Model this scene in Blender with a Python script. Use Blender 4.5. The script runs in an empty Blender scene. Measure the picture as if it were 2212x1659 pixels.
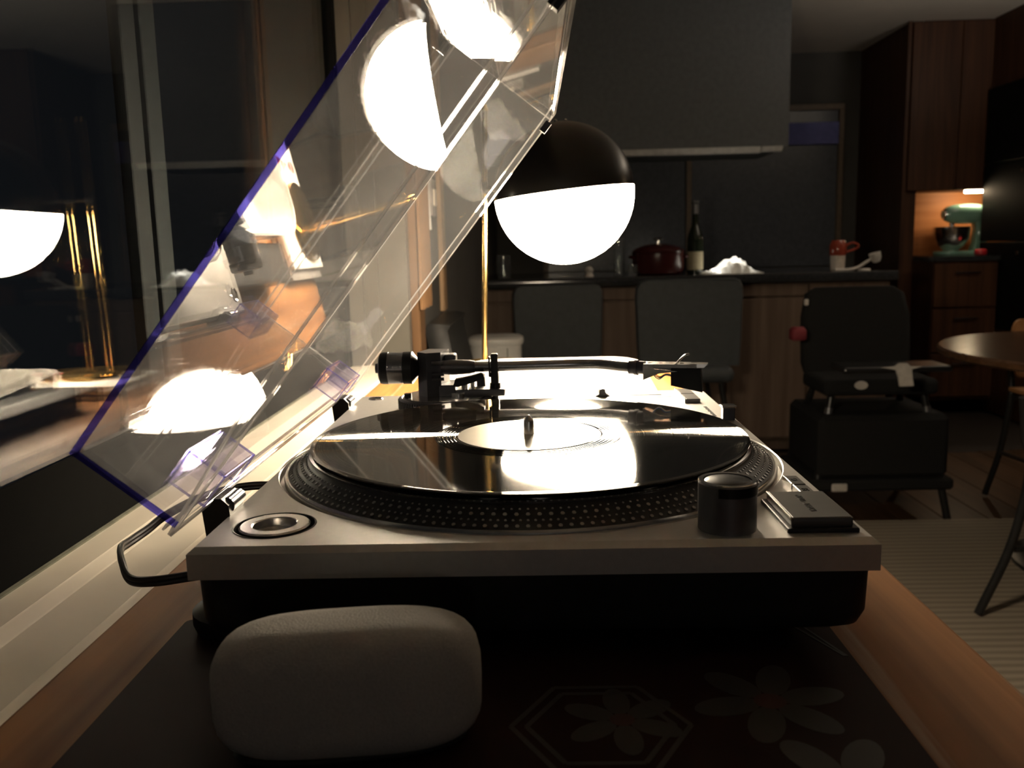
import bpy, bmesh, math, random
from mathutils import Vector, Matrix, Quaternion
random.seed(7)
PI = math.pi
SC = bpy.context.scene
COL = SC.collection
Z0 = 0.902            # height of the turntable deck above the floor
TABLE = 0.837         # table top

# ------------------------------------------------------------------ camera, world, exposure
cd = bpy.data.cameras.new('camera'); cam = bpy.data.objects.new('camera', cd); COL.objects.link(cam)
yaw, pitch, roll = 0.027007, 0.156159, -0.024471
F0 = Vector((-math.sin(yaw), math.cos(yaw), 0)); R0 = Vector((math.cos(yaw), math.sin(yaw), 0)); U0 = Vector((0, 0, 1))
Fv = F0*math.cos(pitch) - U0*math.sin(pitch); Uv = U0*math.cos(pitch) + F0*math.sin(pitch)
Rv = R0*math.cos(roll) + Uv*math.sin(roll); Uw = Uv*math.cos(roll) - R0*math.sin(roll)
M = Matrix(((Rv.x, Uw.x, -Fv.x, .17910), (Rv.y, Uw.y, -Fv.y, -.42430), (Rv.z, Uw.z, -Fv.z, Z0 + .1483), (0, 0, 0, 1)))
cam.matrix_world = M
cd.sensor_fit = 'HORIZONTAL'; cd.sensor_width = 4.92; cd.lens = 4.92*1904.84/2212
cd.clip_start = .01; cd.clip_end = 60
cd.dof.use_dof = True; cd.dof.focus_distance = .60; cd.dof.aperture_fstop = 1.9
SC.camera = cam
w = bpy.data.worlds.new('night'); SC.world = w; w.use_nodes = True
w.node_tree.nodes['Background'].inputs[0].default_value = (.75, .85, 1, 1)
w.node_tree.nodes['Background'].inputs[1].default_value = .008
SC.view_settings.view_transform = 'Standard'; SC.view_settings.look = 'None'
SC.view_settings.exposure = 0; SC.view_settings.gamma = 1; SC.view_settings.use_curve_mapping = False
SC.cycles.transparent_max_bounces = 32; SC.cycles.max_bounces = 12; SC.cycles.glossy_bounces = 6
SC.cycles.caustics_reflective = True; SC.cycles.sample_clamp_indirect = 80
LAMP = 325.0
WARM = (1.0, .83, .60)

def lamp_light(name, kind, loc, power, color, size=.1, rot=None):
    l = bpy.data.lights.new(name, kind); l.energy = power; l.color = color
    if kind == 'AREA': l.size = size
    else: l.shadow_soft_size = size
    o = bpy.data.objects.new(name, l); o.location = loc
    if rot: o.rotation_euler = rot
    COL.objects.link(o); return o
lamp_light('room_lamp_behind', 'POINT', (.40, -2.7, 1.2), 2.5, (1, .90, .78), .12)
lamp_light('hall_lamp_beside_kitchen', 'POINT', (4.2, 2.6, 1.9), 3, (1, .66, .36), .12)
lamp_light('added_ceiling_fill', 'AREA', (2.7, 2.9, 1.65), 21, (1, .90, .78), .3, (PI, 0, 0))  # unseen upward light, added to brighten the ceiling and kitchen
hs = lamp_light('hood_downlight', 'SPOT', (1.16, 4.24, 1.47), 60, (1, .93, .80), .02, (-math.radians(20), 0, 0)); hs.data.spot_size = math.radians(25); hs.data.spot_blend = .6

# ------------------------------------------------------------------ materials
def nodes(name):
    m = bpy.data.materials.new(name); m.use_nodes = True
    return m, m.node_tree, m.node_tree.nodes['Principled BSDF']
def mat(name, c, rough=.5, metal=0, spec=.5, noise=.12, scale=40, bump=0, coat=0, stretch=None):
    m, t, b = nodes(name)
    b.inputs['Roughness'].default_value = rough; b.inputs['Metallic'].default_value = metal
    b.inputs['Specular IOR Level'].default_value = spec; b.inputs['Coat Weight'].default_value = coat
    tc = t.nodes.new('ShaderNodeTexCoord'); n = t.nodes.new('ShaderNodeTexNoise'); n.inputs['Scale'].default_value = scale
    n.inputs['Detail'].default_value = 4
    src = tc.outputs['Object']
    if stretch:
        mp = t.nodes.new('ShaderNodeMapping'); mp.inputs['Scale'].default_value = stretch
        t.links.new(src, mp.inputs[0]); src = mp.outputs[0]
    t.links.new(src, n.inputs['Vector'])
    r = t.nodes.new('ShaderNodeValToRGB')
    r.color_ramp.elements[0].position = .3; r.color_ramp.elements[1].position = .7
    r.color_ramp.elements[0].color = [x*(1-noise) for x in c]+[1]; r.color_ramp.elements[1].color = [min(1, x*(1+noise)) for x in c]+[1]
    t.links.new(n.outputs['Fac'], r.inputs[0]); t.links.new(r.outputs[0], b.inputs['Base Color'])
    if bump:
        bp = t.nodes.new('ShaderNodeBump'); bp.inputs['Strength'].default_value = bump; bp.inputs['Distance'].default_value = .002
        t.links.new(n.outputs['Fac'], bp.inputs['Height']); t.links.new(bp.outputs[0], b.inputs['Normal'])
    return m
def wood(name, c1, c2, rough=.45, stretch=(60, 3, 60), scale=1.0, wear=0):
    m, t, b = nodes(name)
    tc = t.nodes.new('ShaderNodeTexCoord'); mp = t.nodes.new('ShaderNodeMapping'); mp.inputs['Scale'].default_value = stretch
    n = t.nodes.new('ShaderNodeTexNoise'); n.inputs['Scale'].default_value = scale; n.inputs['Detail'].default_value = 7; n.inputs['Distortion'].default_value = .6
    r = t.nodes.new('ShaderNodeValToRGB'); r.color_ramp.elements[0].position = .32; r.color_ramp.elements[1].position = .66
    r.color_ramp.elements[0].color = (*c1, 1); r.color_ramp.elements[1].color = (*c2, 1)
    t.links.new(tc.outputs['Object'], mp.inputs[0]); t.links.new(mp.outputs[0], n.inputs['Vector']); t.links.new(n.outputs['Fac'], r.inputs[0])
    out = r.outputs[0]
    if wear:
        n2 = t.nodes.new('ShaderNodeTexNoise'); n2.inputs['Scale'].default_value = .45; n2.inputs['Detail'].default_value = 5
        r2 = t.nodes.new('ShaderNodeValToRGB'); r2.color_ramp.elements[0].position = .63; r2.color_ramp.elements[1].position = .67
        t.links.new(mp.outputs[0], n2.inputs['Vector']); t.links.new(n2.outputs['Fac'], r2.inputs[0])
        mx = t.nodes.new('ShaderNodeMix'); mx.data_type = 'RGBA'; mx.inputs[7].default_value = (.55, .42, .30, 1)
        ml = t.nodes.new('ShaderNodeMath'); ml.operation = 'MULTIPLY'; ml.inputs[1].default_value = wear
        t.links.new(r2.outputs[0], ml.inputs[0]); t.links.new(ml.outputs[0], mx.inputs[0]); t.links.new(out, mx.inputs[6]); out = mx.outputs[2]
    t.links.new(out, b.inputs['Base Color']); b.inputs['Roughness'].default_value = rough; b.inputs['Specular IOR Level'].default_value = .3
    bp = t.nodes.new('ShaderNodeBump'); bp.inputs['Strength'].default_value = .12; bp.inputs['Distance'].default_value = .001
    t.links.new(n.outputs['Fac'], bp.inputs['Height']); t.links.new(bp.outputs[0], b.inputs['Normal'])
    return m
def clear(name, tint=(1, 1, 1), ior=1.49, dust=0.0, dustcol=(.85, .85, .85), rough=0.0, scratch=True, gloss=1.0):
    """thin clear sheet: Fresnel mirror over see-through, with a little dust that scatters light"""
    m = bpy.data.materials.new(name); m.use_nodes = True; t = m.node_tree; t.nodes.clear()
    out = t.nodes.new('ShaderNodeOutputMaterial'); tr = t.nodes.new('ShaderNodeBsdfTransparent'); tr.inputs[0].default_value = (*tint, 1)
    gl = t.nodes.new('ShaderNodeBsdfGlossy'); gl.inputs['Roughness'].default_value = rough; gl.inputs[0].default_value = (gloss, gloss, gloss, 1)
    lw = t.nodes.new('ShaderNodeLayerWeight'); lw.inputs[0].default_value = .5
    pw = t.nodes.new('ShaderNodeMath'); pw.operation = 'POWER'; pw.inputs[1].default_value = 5; t.links.new(lw.outputs['Facing'], pw.inputs[0])
    f0 = ((ior-1)/(ior+1))**2
    fr = t.nodes.new('ShaderNodeMath'); fr.operation = 'MULTIPLY_ADD'; fr.inputs[1].default_value = 1-f0; fr.inputs[2].default_value = f0; t.links.new(pw.outputs[0], fr.inputs[0])
    mx = t.nodes.new('ShaderNodeMixShader'); t.links.new(fr.outputs[0], mx.inputs[0]); t.links.new(tr.outputs[0], mx.inputs[1]); t.links.new(gl.outputs[0], mx.inputs[2])
    last = mx
    if dust:
        df = t.nodes.new('ShaderNodeBsdfDiffuse'); df.inputs[0].default_value = (*dustcol, 1)
        tl = t.nodes.new('ShaderNodeBsdfTranslucent'); tl.inputs[0].default_value = (*dustcol, 1)
        md = t.nodes.new('ShaderNodeMixShader'); t.links.new(df.outputs[0], md.inputs[1]); t.links.new(tl.outputs[0], md.inputs[2])
        m2 = t.nodes.new('ShaderNodeMixShader'); t.links.new(mx.outputs[0], m2.inputs[1]); t.links.new(md.outputs[0], m2.inputs[2])
        m2.inputs[0].default_value = dust
        if scratch:
            tc = t.nodes.new('ShaderNodeTexCoord'); n = t.nodes.new('ShaderNodeTexNoise'); n.inputs['Scale'].default_value = 22; n.inputs['Detail'].default_value = 8
            t.links.new(tc.outputs['Object'], n.inputs['Vector'])
            mr = t.nodes.new('ShaderNodeMapRange'); mr.inputs[1].default_value = .35; mr.inputs[2].default_value = .75
            mr.inputs[3].default_value = dust*.8; mr.inputs[4].default_value = dust*1.4
            t.links.new(n.outputs['Fac'], mr.inputs[0]); t.links.new(mr.outputs[0], m2.inputs[0])
        last = m2
    t.links.new(last.outputs[0], out.inputs[0])
    return m
def glow(name, c, s):
    m, t, b = nodes(name); b.inputs['Base Color'].default_value = (*c, 1); b.inputs['Emission Color'].default_value = (*c, 1); b.inputs['Emission Strength'].default_value = s
    return m
def record_mat():
    m, t, b = nodes('grooved black vinyl')
    b.inputs['Base Color'].default_value = (.006, .006, .006, 1); b.inputs['Roughness'].default_value = .045; b.inputs['IOR'].default_value = 1.5
    # the groove walls: a lobe tilted towards the spindle, tight along the groove and wide across it
    tc = t.nodes.new('ShaderNodeTexCoord'); fl = t.nodes.new('ShaderNodeVectorMath'); fl.operation = 'MULTIPLY'; fl.inputs[1].default_value = (1, 1, 0)
    t.links.new(tc.outputs['Object'], fl.inputs[0])
    nz = t.nodes.new('ShaderNodeVectorMath'); nz.operation = 'NORMALIZE'; t.links.new(fl.outputs[0], nz.inputs[0])
    tilt = t.nodes.new('ShaderNodeVectorMath'); tilt.operation = 'MULTIPLY_ADD'; tilt.inputs[1].default_value = (-.78, -.78, 0); tilt.inputs[2].default_value = (0, 0, 1); t.links.new(nz.outputs[0], tilt.inputs[0])
    nn = t.nodes.new('ShaderNodeVectorMath'); nn.operation = 'NORMALIZE'; t.links.new(tilt.outputs[0], nn.inputs[0])
    tg = t.nodes.new('ShaderNodeTangent'); tg.direction_type = 'RADIAL'; tg.axis = 'Z'
    p2 = t.nodes.new('ShaderNodeBsdfAnisotropic'); p2.inputs['Color'].default_value = (.50, .49, .46, 1)
    p2.inputs['Roughness'].default_value = .085; p2.inputs['Anisotropy'].default_value = .72
    t.links.new(tg.outputs[0], p2.inputs['Tangent']); t.links.new(nn.outputs[0], p2.inputs['Normal'])
    # track bands: fine radial variation of how strongly the grooves glint
    ln = t.nodes.new('ShaderNodeVectorMath'); ln.operation = 'LENGTH'; t.links.new(tc.outputs['Object'], ln.inputs[0])
    n = t.nodes.new('ShaderNodeTexNoise'); n.noise_dimensions = '1D'; n.inputs['Scale'].default_value = 900; n.inputs['Detail'].default_value = 5
    t.links.new(ln.outputs['Value'], n.inputs['W'])
    mr = t.nodes.new('ShaderNodeMapRange'); mr.inputs[1].default_value = .3; mr.inputs[2].default_value = .7; mr.inputs[3].default_value = .02; mr.inputs[4].default_value = .26
    t.links.new(n.outputs['Fac'], mr.inputs[0])
    mx = t.nodes.new('ShaderNodeMixShader'); t.links.new(mr.outputs[0], mx.inputs[0]); t.links.new(b.outputs[0], mx.inputs[1]); t.links.new(p2.outputs[0], mx.inputs[2])
    t.links.new(mx.outputs[0], t.nodes['Material Output'].inputs[0])
    return m
def stripes(name, c1, c2, freq, rough=.9):
    m, t, b = nodes(name)
    tc = t.nodes.new('ShaderNodeTexCoord'); wv = t.nodes.new('ShaderNodeTexWave'); wv.bands_direction = 'Y'; wv.inputs['Scale'].default_value = freq
    wv.inputs['Distortion'].default_value = .8; wv.inputs['Detail'].default_value = 2
    r = t.nodes.new('ShaderNodeValToRGB'); r.color_ramp.elements[0].color = (*c1, 1); r.color_ramp.elements[1].color = (*c2, 1)
    t.links.new(tc.outputs['Object'], wv.inputs[0]); t.links.new(wv.outputs[0], r.inputs[0]); t.links.new(r.outputs[0], b.inputs['Base Color'])
    b.inputs['Roughness'].default_value = rough
    return m
SILVER = mat('silver deck paint', (.66, .645, .62), .46, .85, .5, .03, 300)
BLACKRUB = mat('black rubber base', (.016, .016, .016), .62, 0, .35, .2, 120)
BLACKPL = mat('black plastic', (.012, .012, .013), .3, 0, .5, .1, 80)
BLACKMET = mat('dark anodised metal', (.13, .13, .15), .36, .7, .5, .06, 200)
GREYMET = mat('grey cast metal', (.16, .16, .17), .42, .75, .5, .06, 200)
CHROME = mat('polished steel', (.78, .77, .75), .14, 1, .5, .02, 50)
DARKCHROME = mat('dark chrome tube', (.36, .36, .38), .2, 1, .5, .03, 60)
BRUSHED = mat('brushed aluminium', (.70, .68, .65), .26, 1, .5, .05, 300)
DOTS = mat('polished strobe dot', (.30, .297, .285), .34, .9, .5, .03, 400)
PLATTERBLK = mat('black platter skirt', (.014, .014, .014), .4, .2, .5, .1, 100)
FELT = mat('black slipmat felt', (.012, .012, .012), .95, 0, .2, .3, 500, .3)
VINYL = record_mat()
LABELP = mat('cream record label paper', (.72, .68, .58), .30, 0, .5, .03, 60)
INK = mat('dark printed ink', (.05, .05, .05), .6, 0, .3, .05, 50)
ACRYL = clear('dusty clear acrylic', (.985, .985, .99), 1.49, .052, (.80, .82, .84))
RIMAC = clear('acrylic cut edge', (.86, .85, .86), 1.7, .34, (.9, .9, .88), .03)
BLUEAC = clear('blue acrylic edge', (.36, .34, .84), 1.15, .014, (.06, .05, .60), .1, False, .4)
VIOAC = clear('violet tinted acrylic', (.93, .92, .98), 1.5, .03, (.70, .68, .90), .03)
GLASS = clear('window glass', (.96, .97, .97), 1.5, gloss=.8)
WOODT = wood('honey table wood', (.215, .082, .024), (.41, .180, .058), .55, (55, 2.2, 55), 1.0, .55)
SILL = mat('cream window paint', (.86, .79, .67), .30, 0, .5, .02, 30)
JAMB = mat('dimmed cream jamb paint', (.088, .082, .070), .45, 0, .4, .02, 30)  # cream paint darkened in colour, standing in for weaker lamp light on the jamb
GASK = mat('grey green gasket', (.16, .16, .12), .7, 0, .3, .3, 60)
FRAMEGREY = mat('blue grey outer frame', (.025, .029, .032), .7, 0, .3, .05, 20)
FRAMEDK = mat('dark outer frame', (.018, .019, .021), .7, 0, .3, .05, 20)
BRASS = mat('polished brass', (.86, .58, .22), .2, 1, .5, .03, 50)
DOMEBLK = mat('black lacquered dome', (.012, .011, .010), .25, 0, .5, .05, 50)
OPAL = glow('lit opal shade', WARM, LAMP)
_t = OPAL.node_tree; _g = _t.nodes.new('ShaderNodeNewGeometry'); _s = _t.nodes.new('ShaderNodeSeparateXYZ'); _m = _t.nodes.new('ShaderNodeMapRange')
_t.links.new(_g.outputs['Normal'], _s.inputs[0]); _t.links.new(_s.outputs['Z'], _m.inputs[0])     # the bulb faces down: the bottom of the bowl is the brightest
for _k, _v in ((1, -1), (2, .0), (3, LAMP*.50), (4, LAMP*.34)): _m.inputs[_k].default_value = _v
_t.links.new(_m.outputs[0], _t.nodes['Principled BSDF'].inputs['Emission Strength'])
WHITEPL = mat('white moulded plastic', (.82, .80, .76), .33, 0, .5, .02, 30)
CABLE = mat('black rubber cable', (.022, .020, .018), .42, 0, .5, .1, 100)

# ------------------------------------------------------------------ mesh helpers (world coordinates unless local)
def BM(): return bmesh.new()
def box(bm, x0, x1, y0, y1, z0, z1, bev=0, seg=2):
    vs = [bm.verts.new((x, y, z)) for x in (x0, x1) for y in (y0, y1) for z in (z0, z1)]
    fs = [bm.faces.new([vs[i] for i in f]) for f in ((0, 1, 3, 2), (4, 6, 7, 5), (0, 4, 5, 1), (2, 3, 7, 6), (0, 2, 6, 4), (1, 5, 7, 3))]
    if bev:
        es = list({e for f in fs for e in f.edges})
        bmesh.ops.bevel(bm, geom=es, offset=bev, segments=seg, affect='EDGES', profile=.5)
    return vs
def hexa(bm, lo, hi):
    """lo, hi: four corner points each (same winding); a closed block"""
    a = [bm.verts.new(p) for p in lo]; b = [bm.verts.new(p) for p in hi]; n = len(a)
    bm.faces.new(a[::-1]); bm.faces.new(b)
    for i in range(n): bm.faces.new((a[i], a[(i+1) % n], b[(i+1) % n], b[i]))
def lathe(bm, prof, c=(0, 0, 0), seg=48, q=None, close=True):
    rings = []
    for r, z in prof:
        if r < 1e-6: rings.append([bm.verts.new((0, 0, z))])
        else: rings.append([bm.verts.new((r*math.cos(2*PI*i/seg), r*math.sin(2*PI*i/seg), z)) for i in range(seg)])
    for a, b in zip(rings, rings[1:]):
        for i in range(seg):
            j = (i+1) % seg
            if len(a) == 1 and len(b) == 1: continue
            if len(a) == 1: bm.faces.new((a[0], b[j], b[i]))
            elif len(b) == 1: bm.faces.new((a[i], a[j], b[0]))
            else: bm.faces.new((a[i], a[j], b[j], b[i]))
    if close:
        if len(rings[0]) > 1: bm.faces.new(rings[0][::-1])
        if len(rings[-1]) > 1: bm.faces.new(rings[-1])
    vs = [v for r in rings for v in r]
    for v in vs:
        p = v.co.copy()
        if q: p.rotate(q)
        v.co = p + Vector(c)
    return vs
QX = Vector((0, 0, 1)).rotation_difference(Vector((1, 0, 0)))
QY = Vector((0, 0, 1)).rotation_difference(Vector((0, 1, 0)))
def cyl(bm, p0, p1, r0, r1=None, seg=20):
    p0, p1 = Vector(p0), Vector(p1); d = p1-p0; q = Vector((0, 0, 1)).rotation_difference(d.normalized())
    return lathe(bm, [(r0, 0), (r0 if r1 is None else r1, d.length)], p0, seg, q)
def tube(bm, pts, r, seg=12, closed=False):
    pts = [Vector(p) for p in pts]; n = len(pts); rr = r if isinstance(r, (list, tuple)) else [r]*n
    rings = []; up = None
    for i, p in enumerate(pts):
        if closed: d = pts[(i+1) % n]-pts[i-1]
        else: d = pts[min(i+1, n-1)]-pts[max(i-1, 0)]
        d.normalize()
        if up is None: up = d.orthogonal().normalized()
        up = (up - d*up.dot(d)).normalized(); s = d.cross(up)
        rings.append([bm.verts.new(p + (up*math.cos(2*PI*k/seg)+s*math.sin(2*PI*k/seg))*rr[i]) for k in range(seg)])
    rng = range(n) if closed else range(n-1)
    for i in rng:
        a, b = rings[i], rings[(i+1) % n]
        for k in range(seg): bm.faces.new((a[k], a[(k+1) % seg], b[(k+1) % seg], b[k]))
    if not closed: bm.faces.new(rings[0][::-1]); bm.faces.new(rings[-1])
def spline(pts, k=6):
    pts = [Vector(p) for p in pts]; P = [pts[0]*2-pts[1]]+pts+[pts[-1]*2-pts[-2]]; out = []
    for i in range(1, len(P)-2):
        for s in range(k):
            t = s/k; a, b, c, d = P[i-1:i+3]
            out.append(.5*((2*b)+(-a+c)*t+(2*a-5*b+4*c-d)*t*t+(-a+3*b-3*c+d)*t**3))
    return out+[pts[-1]]
def prism(bm, poly, axis, lo, hi):
    def P(u, v, h): return {'x': (h, u, v), 'y': (u, h, v), 'z': (u, v, h)}[axis]
    hexa(bm, [P(u, v, lo) for u, v in poly], [P(u, v, hi) for u, v in poly])
def rrect(x0, x1, y0, y1, r, n=6):
    out = []
    for cx, cy, a in ((x1-r, y1-r, 0), (x0+r, y1-r, PI/2), (x0+r, y0+r, PI), (x1-r, y0+r, 1.5*PI)):
        for i in range(n+1): out.append((cx+r*math.cos(a+PI/2*i/n), cy+r*math.sin(a+PI/2*i/n)))
    return out
def loft(bm, loops, cap=(True, True)):
    rs = [[bm.verts.new(p) for p in l] for l in loops]; n = len(rs[0])
    for a, b in zip(rs, rs[1:]):
        for i in range(n): bm.faces.new((a[i], a[(i+1) % n], b[(i+1) % n], b[i]))
    if cap[0]: bm.faces.new(rs[0][::-1])
    if cap[1]: bm.faces.new(rs[-1])
WLOC = {}
def wloc(o): return WLOC.get(o.name, Vector((0, 0, 0))) if o else Vector((0, 0, 0))
def obj(name, bm, m, parent=None, dz=0.0, local=False, ang=35, origin=None, label=None, kind=None, norm=True):
    if norm: bmesh.ops.recalc_face_normals(bm, faces=bm.faces)
    base = wloc(parent) if parent else Vector((0, 0, 0))
    if origin is None and parent is None and not local:
        xs = [v.co for v in bm.verts]
        origin = Vector(((min(v.x for v in xs)+max(v.x for v in xs))/2, (min(v.y for v in xs)+max(v.y for v in xs))/2, min(v.z for v in xs)))
        origin.z += dz
    o_world = Vector(origin) if origin is not None else base
    if not local:
        bmesh.ops.translate(bm, verts=bm.verts, vec=Vector((0, 0, dz))-o_world)
    ca = math.radians(ang)
    for e in bm.edges:
        if len(e.link_faces) == 2:
            g = e.calc_face_angle(0)
            if g > ca: e.smooth = False
            elif g > .006:
                A, B = e.link_faces[0].calc_area(), e.link_faces[1].calc_area()
                if max(A, B) > 12*min(A, B): e.smooth = False   # keep broad flats truly flat
    for f in bm.faces: f.smooth = True
    me = bpy.data.meshes.new(name); bm.to_mesh(me); bm.free(); me.materials.append(m)
    o = bpy.data.objects.new(name, me); COL.objects.link(o)
    if parent: o.parent = parent
    o.location = (0, 0, 0) if local else o_world-base
    WLOC[o.name] = base if local else o_world
    if label: o['label'] = label
    if kind: o['kind'] = kind
    return o
def tag(o, label, cat, group=None):
    o['label'] = label; o['category'] = cat
    if group: o['group'] = group
    return o
def thing(name, label, cat, loc, rz=0, group=None):
    o = bpy.data.objects.new(name, None); COL.objects.link(o); o.location = loc; o.rotation_euler = (0, 0, rz); o.empty_display_size = .05
    WLOC[o.name] = Vector(loc); return tag(o, label, cat, group)
def struct(name, bm, m, parent=None, **k):
    return obj(name, bm, m, parent, kind=None if parent else 'structure', **k)
def text(name, body, m, parent, loc, size, rot, ext=.0002):
    c = bpy.data.curves.new(name, 'FONT'); c.body = body; c.size = size; c.extrude = ext; c.align_x = 'CENTER'; c.align_y = 'CENTER'
    t = bpy.data.objects.new('t', c); COL.objects.link(t); bpy.context.view_layer.update()
    me = bpy.data.meshes.new_from_object(t.evaluated_get(bpy.context.evaluated_depsgraph_get())); bpy.data.objects.remove(t); me.materials.clear(); me.materials.append(m)
    o = bpy.data.objects.new(name, me); COL.objects.link(o); o.parent = parent
    o.rotation_euler = rot; o.location = Vector(loc)-wloc(parent); return o

# ================================================================== THE SETTING
XW = -.1970                      # inner face of the window glass
WALLX = -.071                   # room face of the left wall
YJ = 1.33                       # far jamb of the window
CEIL = 2.29
DARKWALL = mat('dark painted wall', (.10, .095, .088), .75, 0, .3, .08, 6)
FLOORM = wood('dark floor boards', (.035, .018, .009), (.075, .040, .020), .35, (30, 1.2, 30))
WALNUT = wood('dark walnut cabinet wood', (.045, .018, .009), (.085, .035, .016), .5, (26, 26, 1.4))
WALNUT2 = wood('dark brown island panel', (.105, .070, .050), (.165, .115, .084), .6, (20, 20, 1.2))
bm = BM(); FW = .30
box(bm, -.2, 4.6, -3.2, 6.4, -.08, -.012); fl = struct('floor', bm, mat('dark subfloor', (.015, .009, .005), .8), origin=(0, 0, -.08))
# floor boards seen beyond the rug, each one its own piece
shared = {}
def piece_copy(src, parent, off):
    o = src.copy(); COL.objects.link(o); o.parent = parent; o.location = src.location+Vector(off); return o
bm = BM(); box(bm, -.06, -.06+.157, -.4, 3.85, -.012, 0, .002, 1); b0 = obj('floor_board', bm, FLOORM, fl)
for i in range(1, 28): piece_copy(b0, fl, (.16*i, (i*37 % 7)*.01-.03, 0))
bm = BM(); box(bm, -.4, 4.6, -3.2, 6.4, CEIL, CEIL+.1); struct('ceiling', bm, mat('pale ceiling paint', (.70, .64, .56), .9, 0, .2, .03, 5))
# left wall with the window opening
SILLZ = Z0-.0840
bm = BM()
box(bm, XW-.03, WALLX, -3.2, YJ, 0, SILLZ-.03); box(bm, XW-.03, WALLX, YJ+.03, 6.4, 0, CEIL); box(bm, XW-.03, WALLX, -3.2, YJ, 2.12, CEIL)
struct('wall_left', bm, DARKWALL)
# sill with its raised ridges
bm = BM()
prism(bm, [(WALLX, SILLZ-.03), (WALLX, SILLZ-.002), (-.0990, SILLZ-.001), (-.1010, SILLZ+.0005), (-.1030, SILLZ-.001), (-.1465, SILLZ-.0005), (-.148, SILLZ+.0004),
           (-.1610, SILLZ+.0005), (-.1625, SILLZ+.0014), (-.164, SILLZ+.0005), (XW+.004, SILLZ), (XW+.004, SILLZ-.03)], 'y', -3.2, YJ)
struct('trim_1', bm, SILL, label='cream painted window sill with raised ridges')
bm = BM(); prism(bm, [(XW+.005, SILLZ-.03), (XW+.005, SILLZ+.0015), (XW-.003, SILLZ+.004), (XW-.003, SILLZ-.03)], 'y', -3.2, YJ); struct('trim_2', bm, GASK)
# far jamb: stepped mouldings facing the camera
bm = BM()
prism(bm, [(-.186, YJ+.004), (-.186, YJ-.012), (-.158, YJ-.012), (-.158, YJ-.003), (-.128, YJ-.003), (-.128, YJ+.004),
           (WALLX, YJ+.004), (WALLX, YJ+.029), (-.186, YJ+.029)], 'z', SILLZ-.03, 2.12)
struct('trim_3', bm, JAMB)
SASHB = mat('black sash paint', (.0035, .0035, .0035), .9, 0, .05, .1, 60)
win = bpy.data.objects.new('window_1', None); COL.objects.link(win); win.location = (XW, .4, SILLZ); win['kind'] = 'structure'; WLOC['window_1'] = Vector((XW, .4, SILLZ))
bm = BM(); box(bm, XW-.004, XW, -3.2, YJ-.03, SILLZ+.002, 2.12); obj('glass_pane', bm, GLASS, win)
bm = BM(); box(bm, XW-.020, XW-.016, -3.2, YJ-.03, SILLZ+.002, 2.12); obj('glass_pane', bm, GLASS, win)
bm = BM(); box(bm, XW-.045, XW-.032, .492, .5305, SILLZ-.02, 2.12, .003); obj('meeting_stile', bm, FRAMEDK, win)
bm = BM(); box(bm, XW-.045, XW-.028, .531, .572, SILLZ-.02, 2.12, .003); obj('meeting_stile', bm, FRAMEGREY, win)
bm = BM(); box(bm, XW+.0005, XW+.0025, -3.2, YJ-.03, SILLZ+.002, Z0-.011, .0006, 1); obj('bottom_rail', bm, SASHB, win)
bm = BM(); box(bm, XW-.028, -.187, YJ-.030, YJ+.029, SILLZ-.03, 2.12, .002, 1); obj('side_sash', bm, SASHB, win)
# trim boards on the room face of the left wall beyond the window
bm = BM(); box(bm, WALLX-.001, WALLX+.018, YJ+.035, YJ+.12, .0, 2.1, .002, 1); struct('trim_4', bm, wood('orange trim wood', (.085, .042, .018), (.14, .075, .034), .5, (26, 26, 1.4)))
bm = BM(); box(bm, WALLX-.001, WALLX+.012, 1.93, 2.01, .88, 2.1, .002, 1); struct('trim_5', bm, wood('tan trim wood', (.30, .19, .10), (.40, .26, .15), .6, (26, 26, 1.4)))
# far walls of the kitchen
bm = BM(); box(bm, WALLX, 2.55, 5.876, 6.0, 0, CEIL); struct('wall_back', bm, DARKWALL)
bm = BM(); box(bm, 2.432, 2.50, 5.076, 5.876, 0, CEIL); struct('wall_side', bm, WALNUT)
bm = BM(); box(bm, 2.50, 4.6, 5.33, 5.45, 0, CEIL); struct('wall_niche', bm, WALNUT)
bm = BM(); box(bm, 4.6, 4.7, -3.2, 5.45, 0, CEIL); struct('wall_right', bm, DARKWALL)
# night window in the far wall, with frame, panes and a blue roller blind
w2 = bpy.data.objects.new('window_2', None); COL.objects.link(w2); w2.location = (1.3, 5.86, .9); w2['kind'] = 'structure'; WLOC['window_2'] = Vector((1.3, 5.86, .9))
FRB = mat('brown window frame', (.16, .115, .075), .5)
for x0, x1 in ((2.265, 2.30), (.25, .285), (1.24, 1.275)):
    bm = BM(); box(bm, x0, x1, 5.775, 5.875, .86, 1.90, .003, 1); obj('window_frame', bm, FRB, w2)
bm = BM(); box(bm, .25, 2.30, 5.775, 5.875, 1.90, 1.94, .003, 1); obj('window_frame', bm, FRB, w2)
NIGHT = mat('night dark glass', (.090, .098, .115), .25, 0, .5)
for x0, x1 in ((.285, 1.24), (1.275, 2.265)):
    bm = BM(); box(bm, x0, x1, 5.80, 5.806, .86, 1.90); obj('pane', bm, NIGHT, w2)
bm = BM(); box(bm, 1.28, 2.262, 5.77, 5.785, 1.675, 1.82, .003, 1); obj('roller_blind', bm, mat('blue roller blind', (.16, .17, .42), .8), w2)

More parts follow.
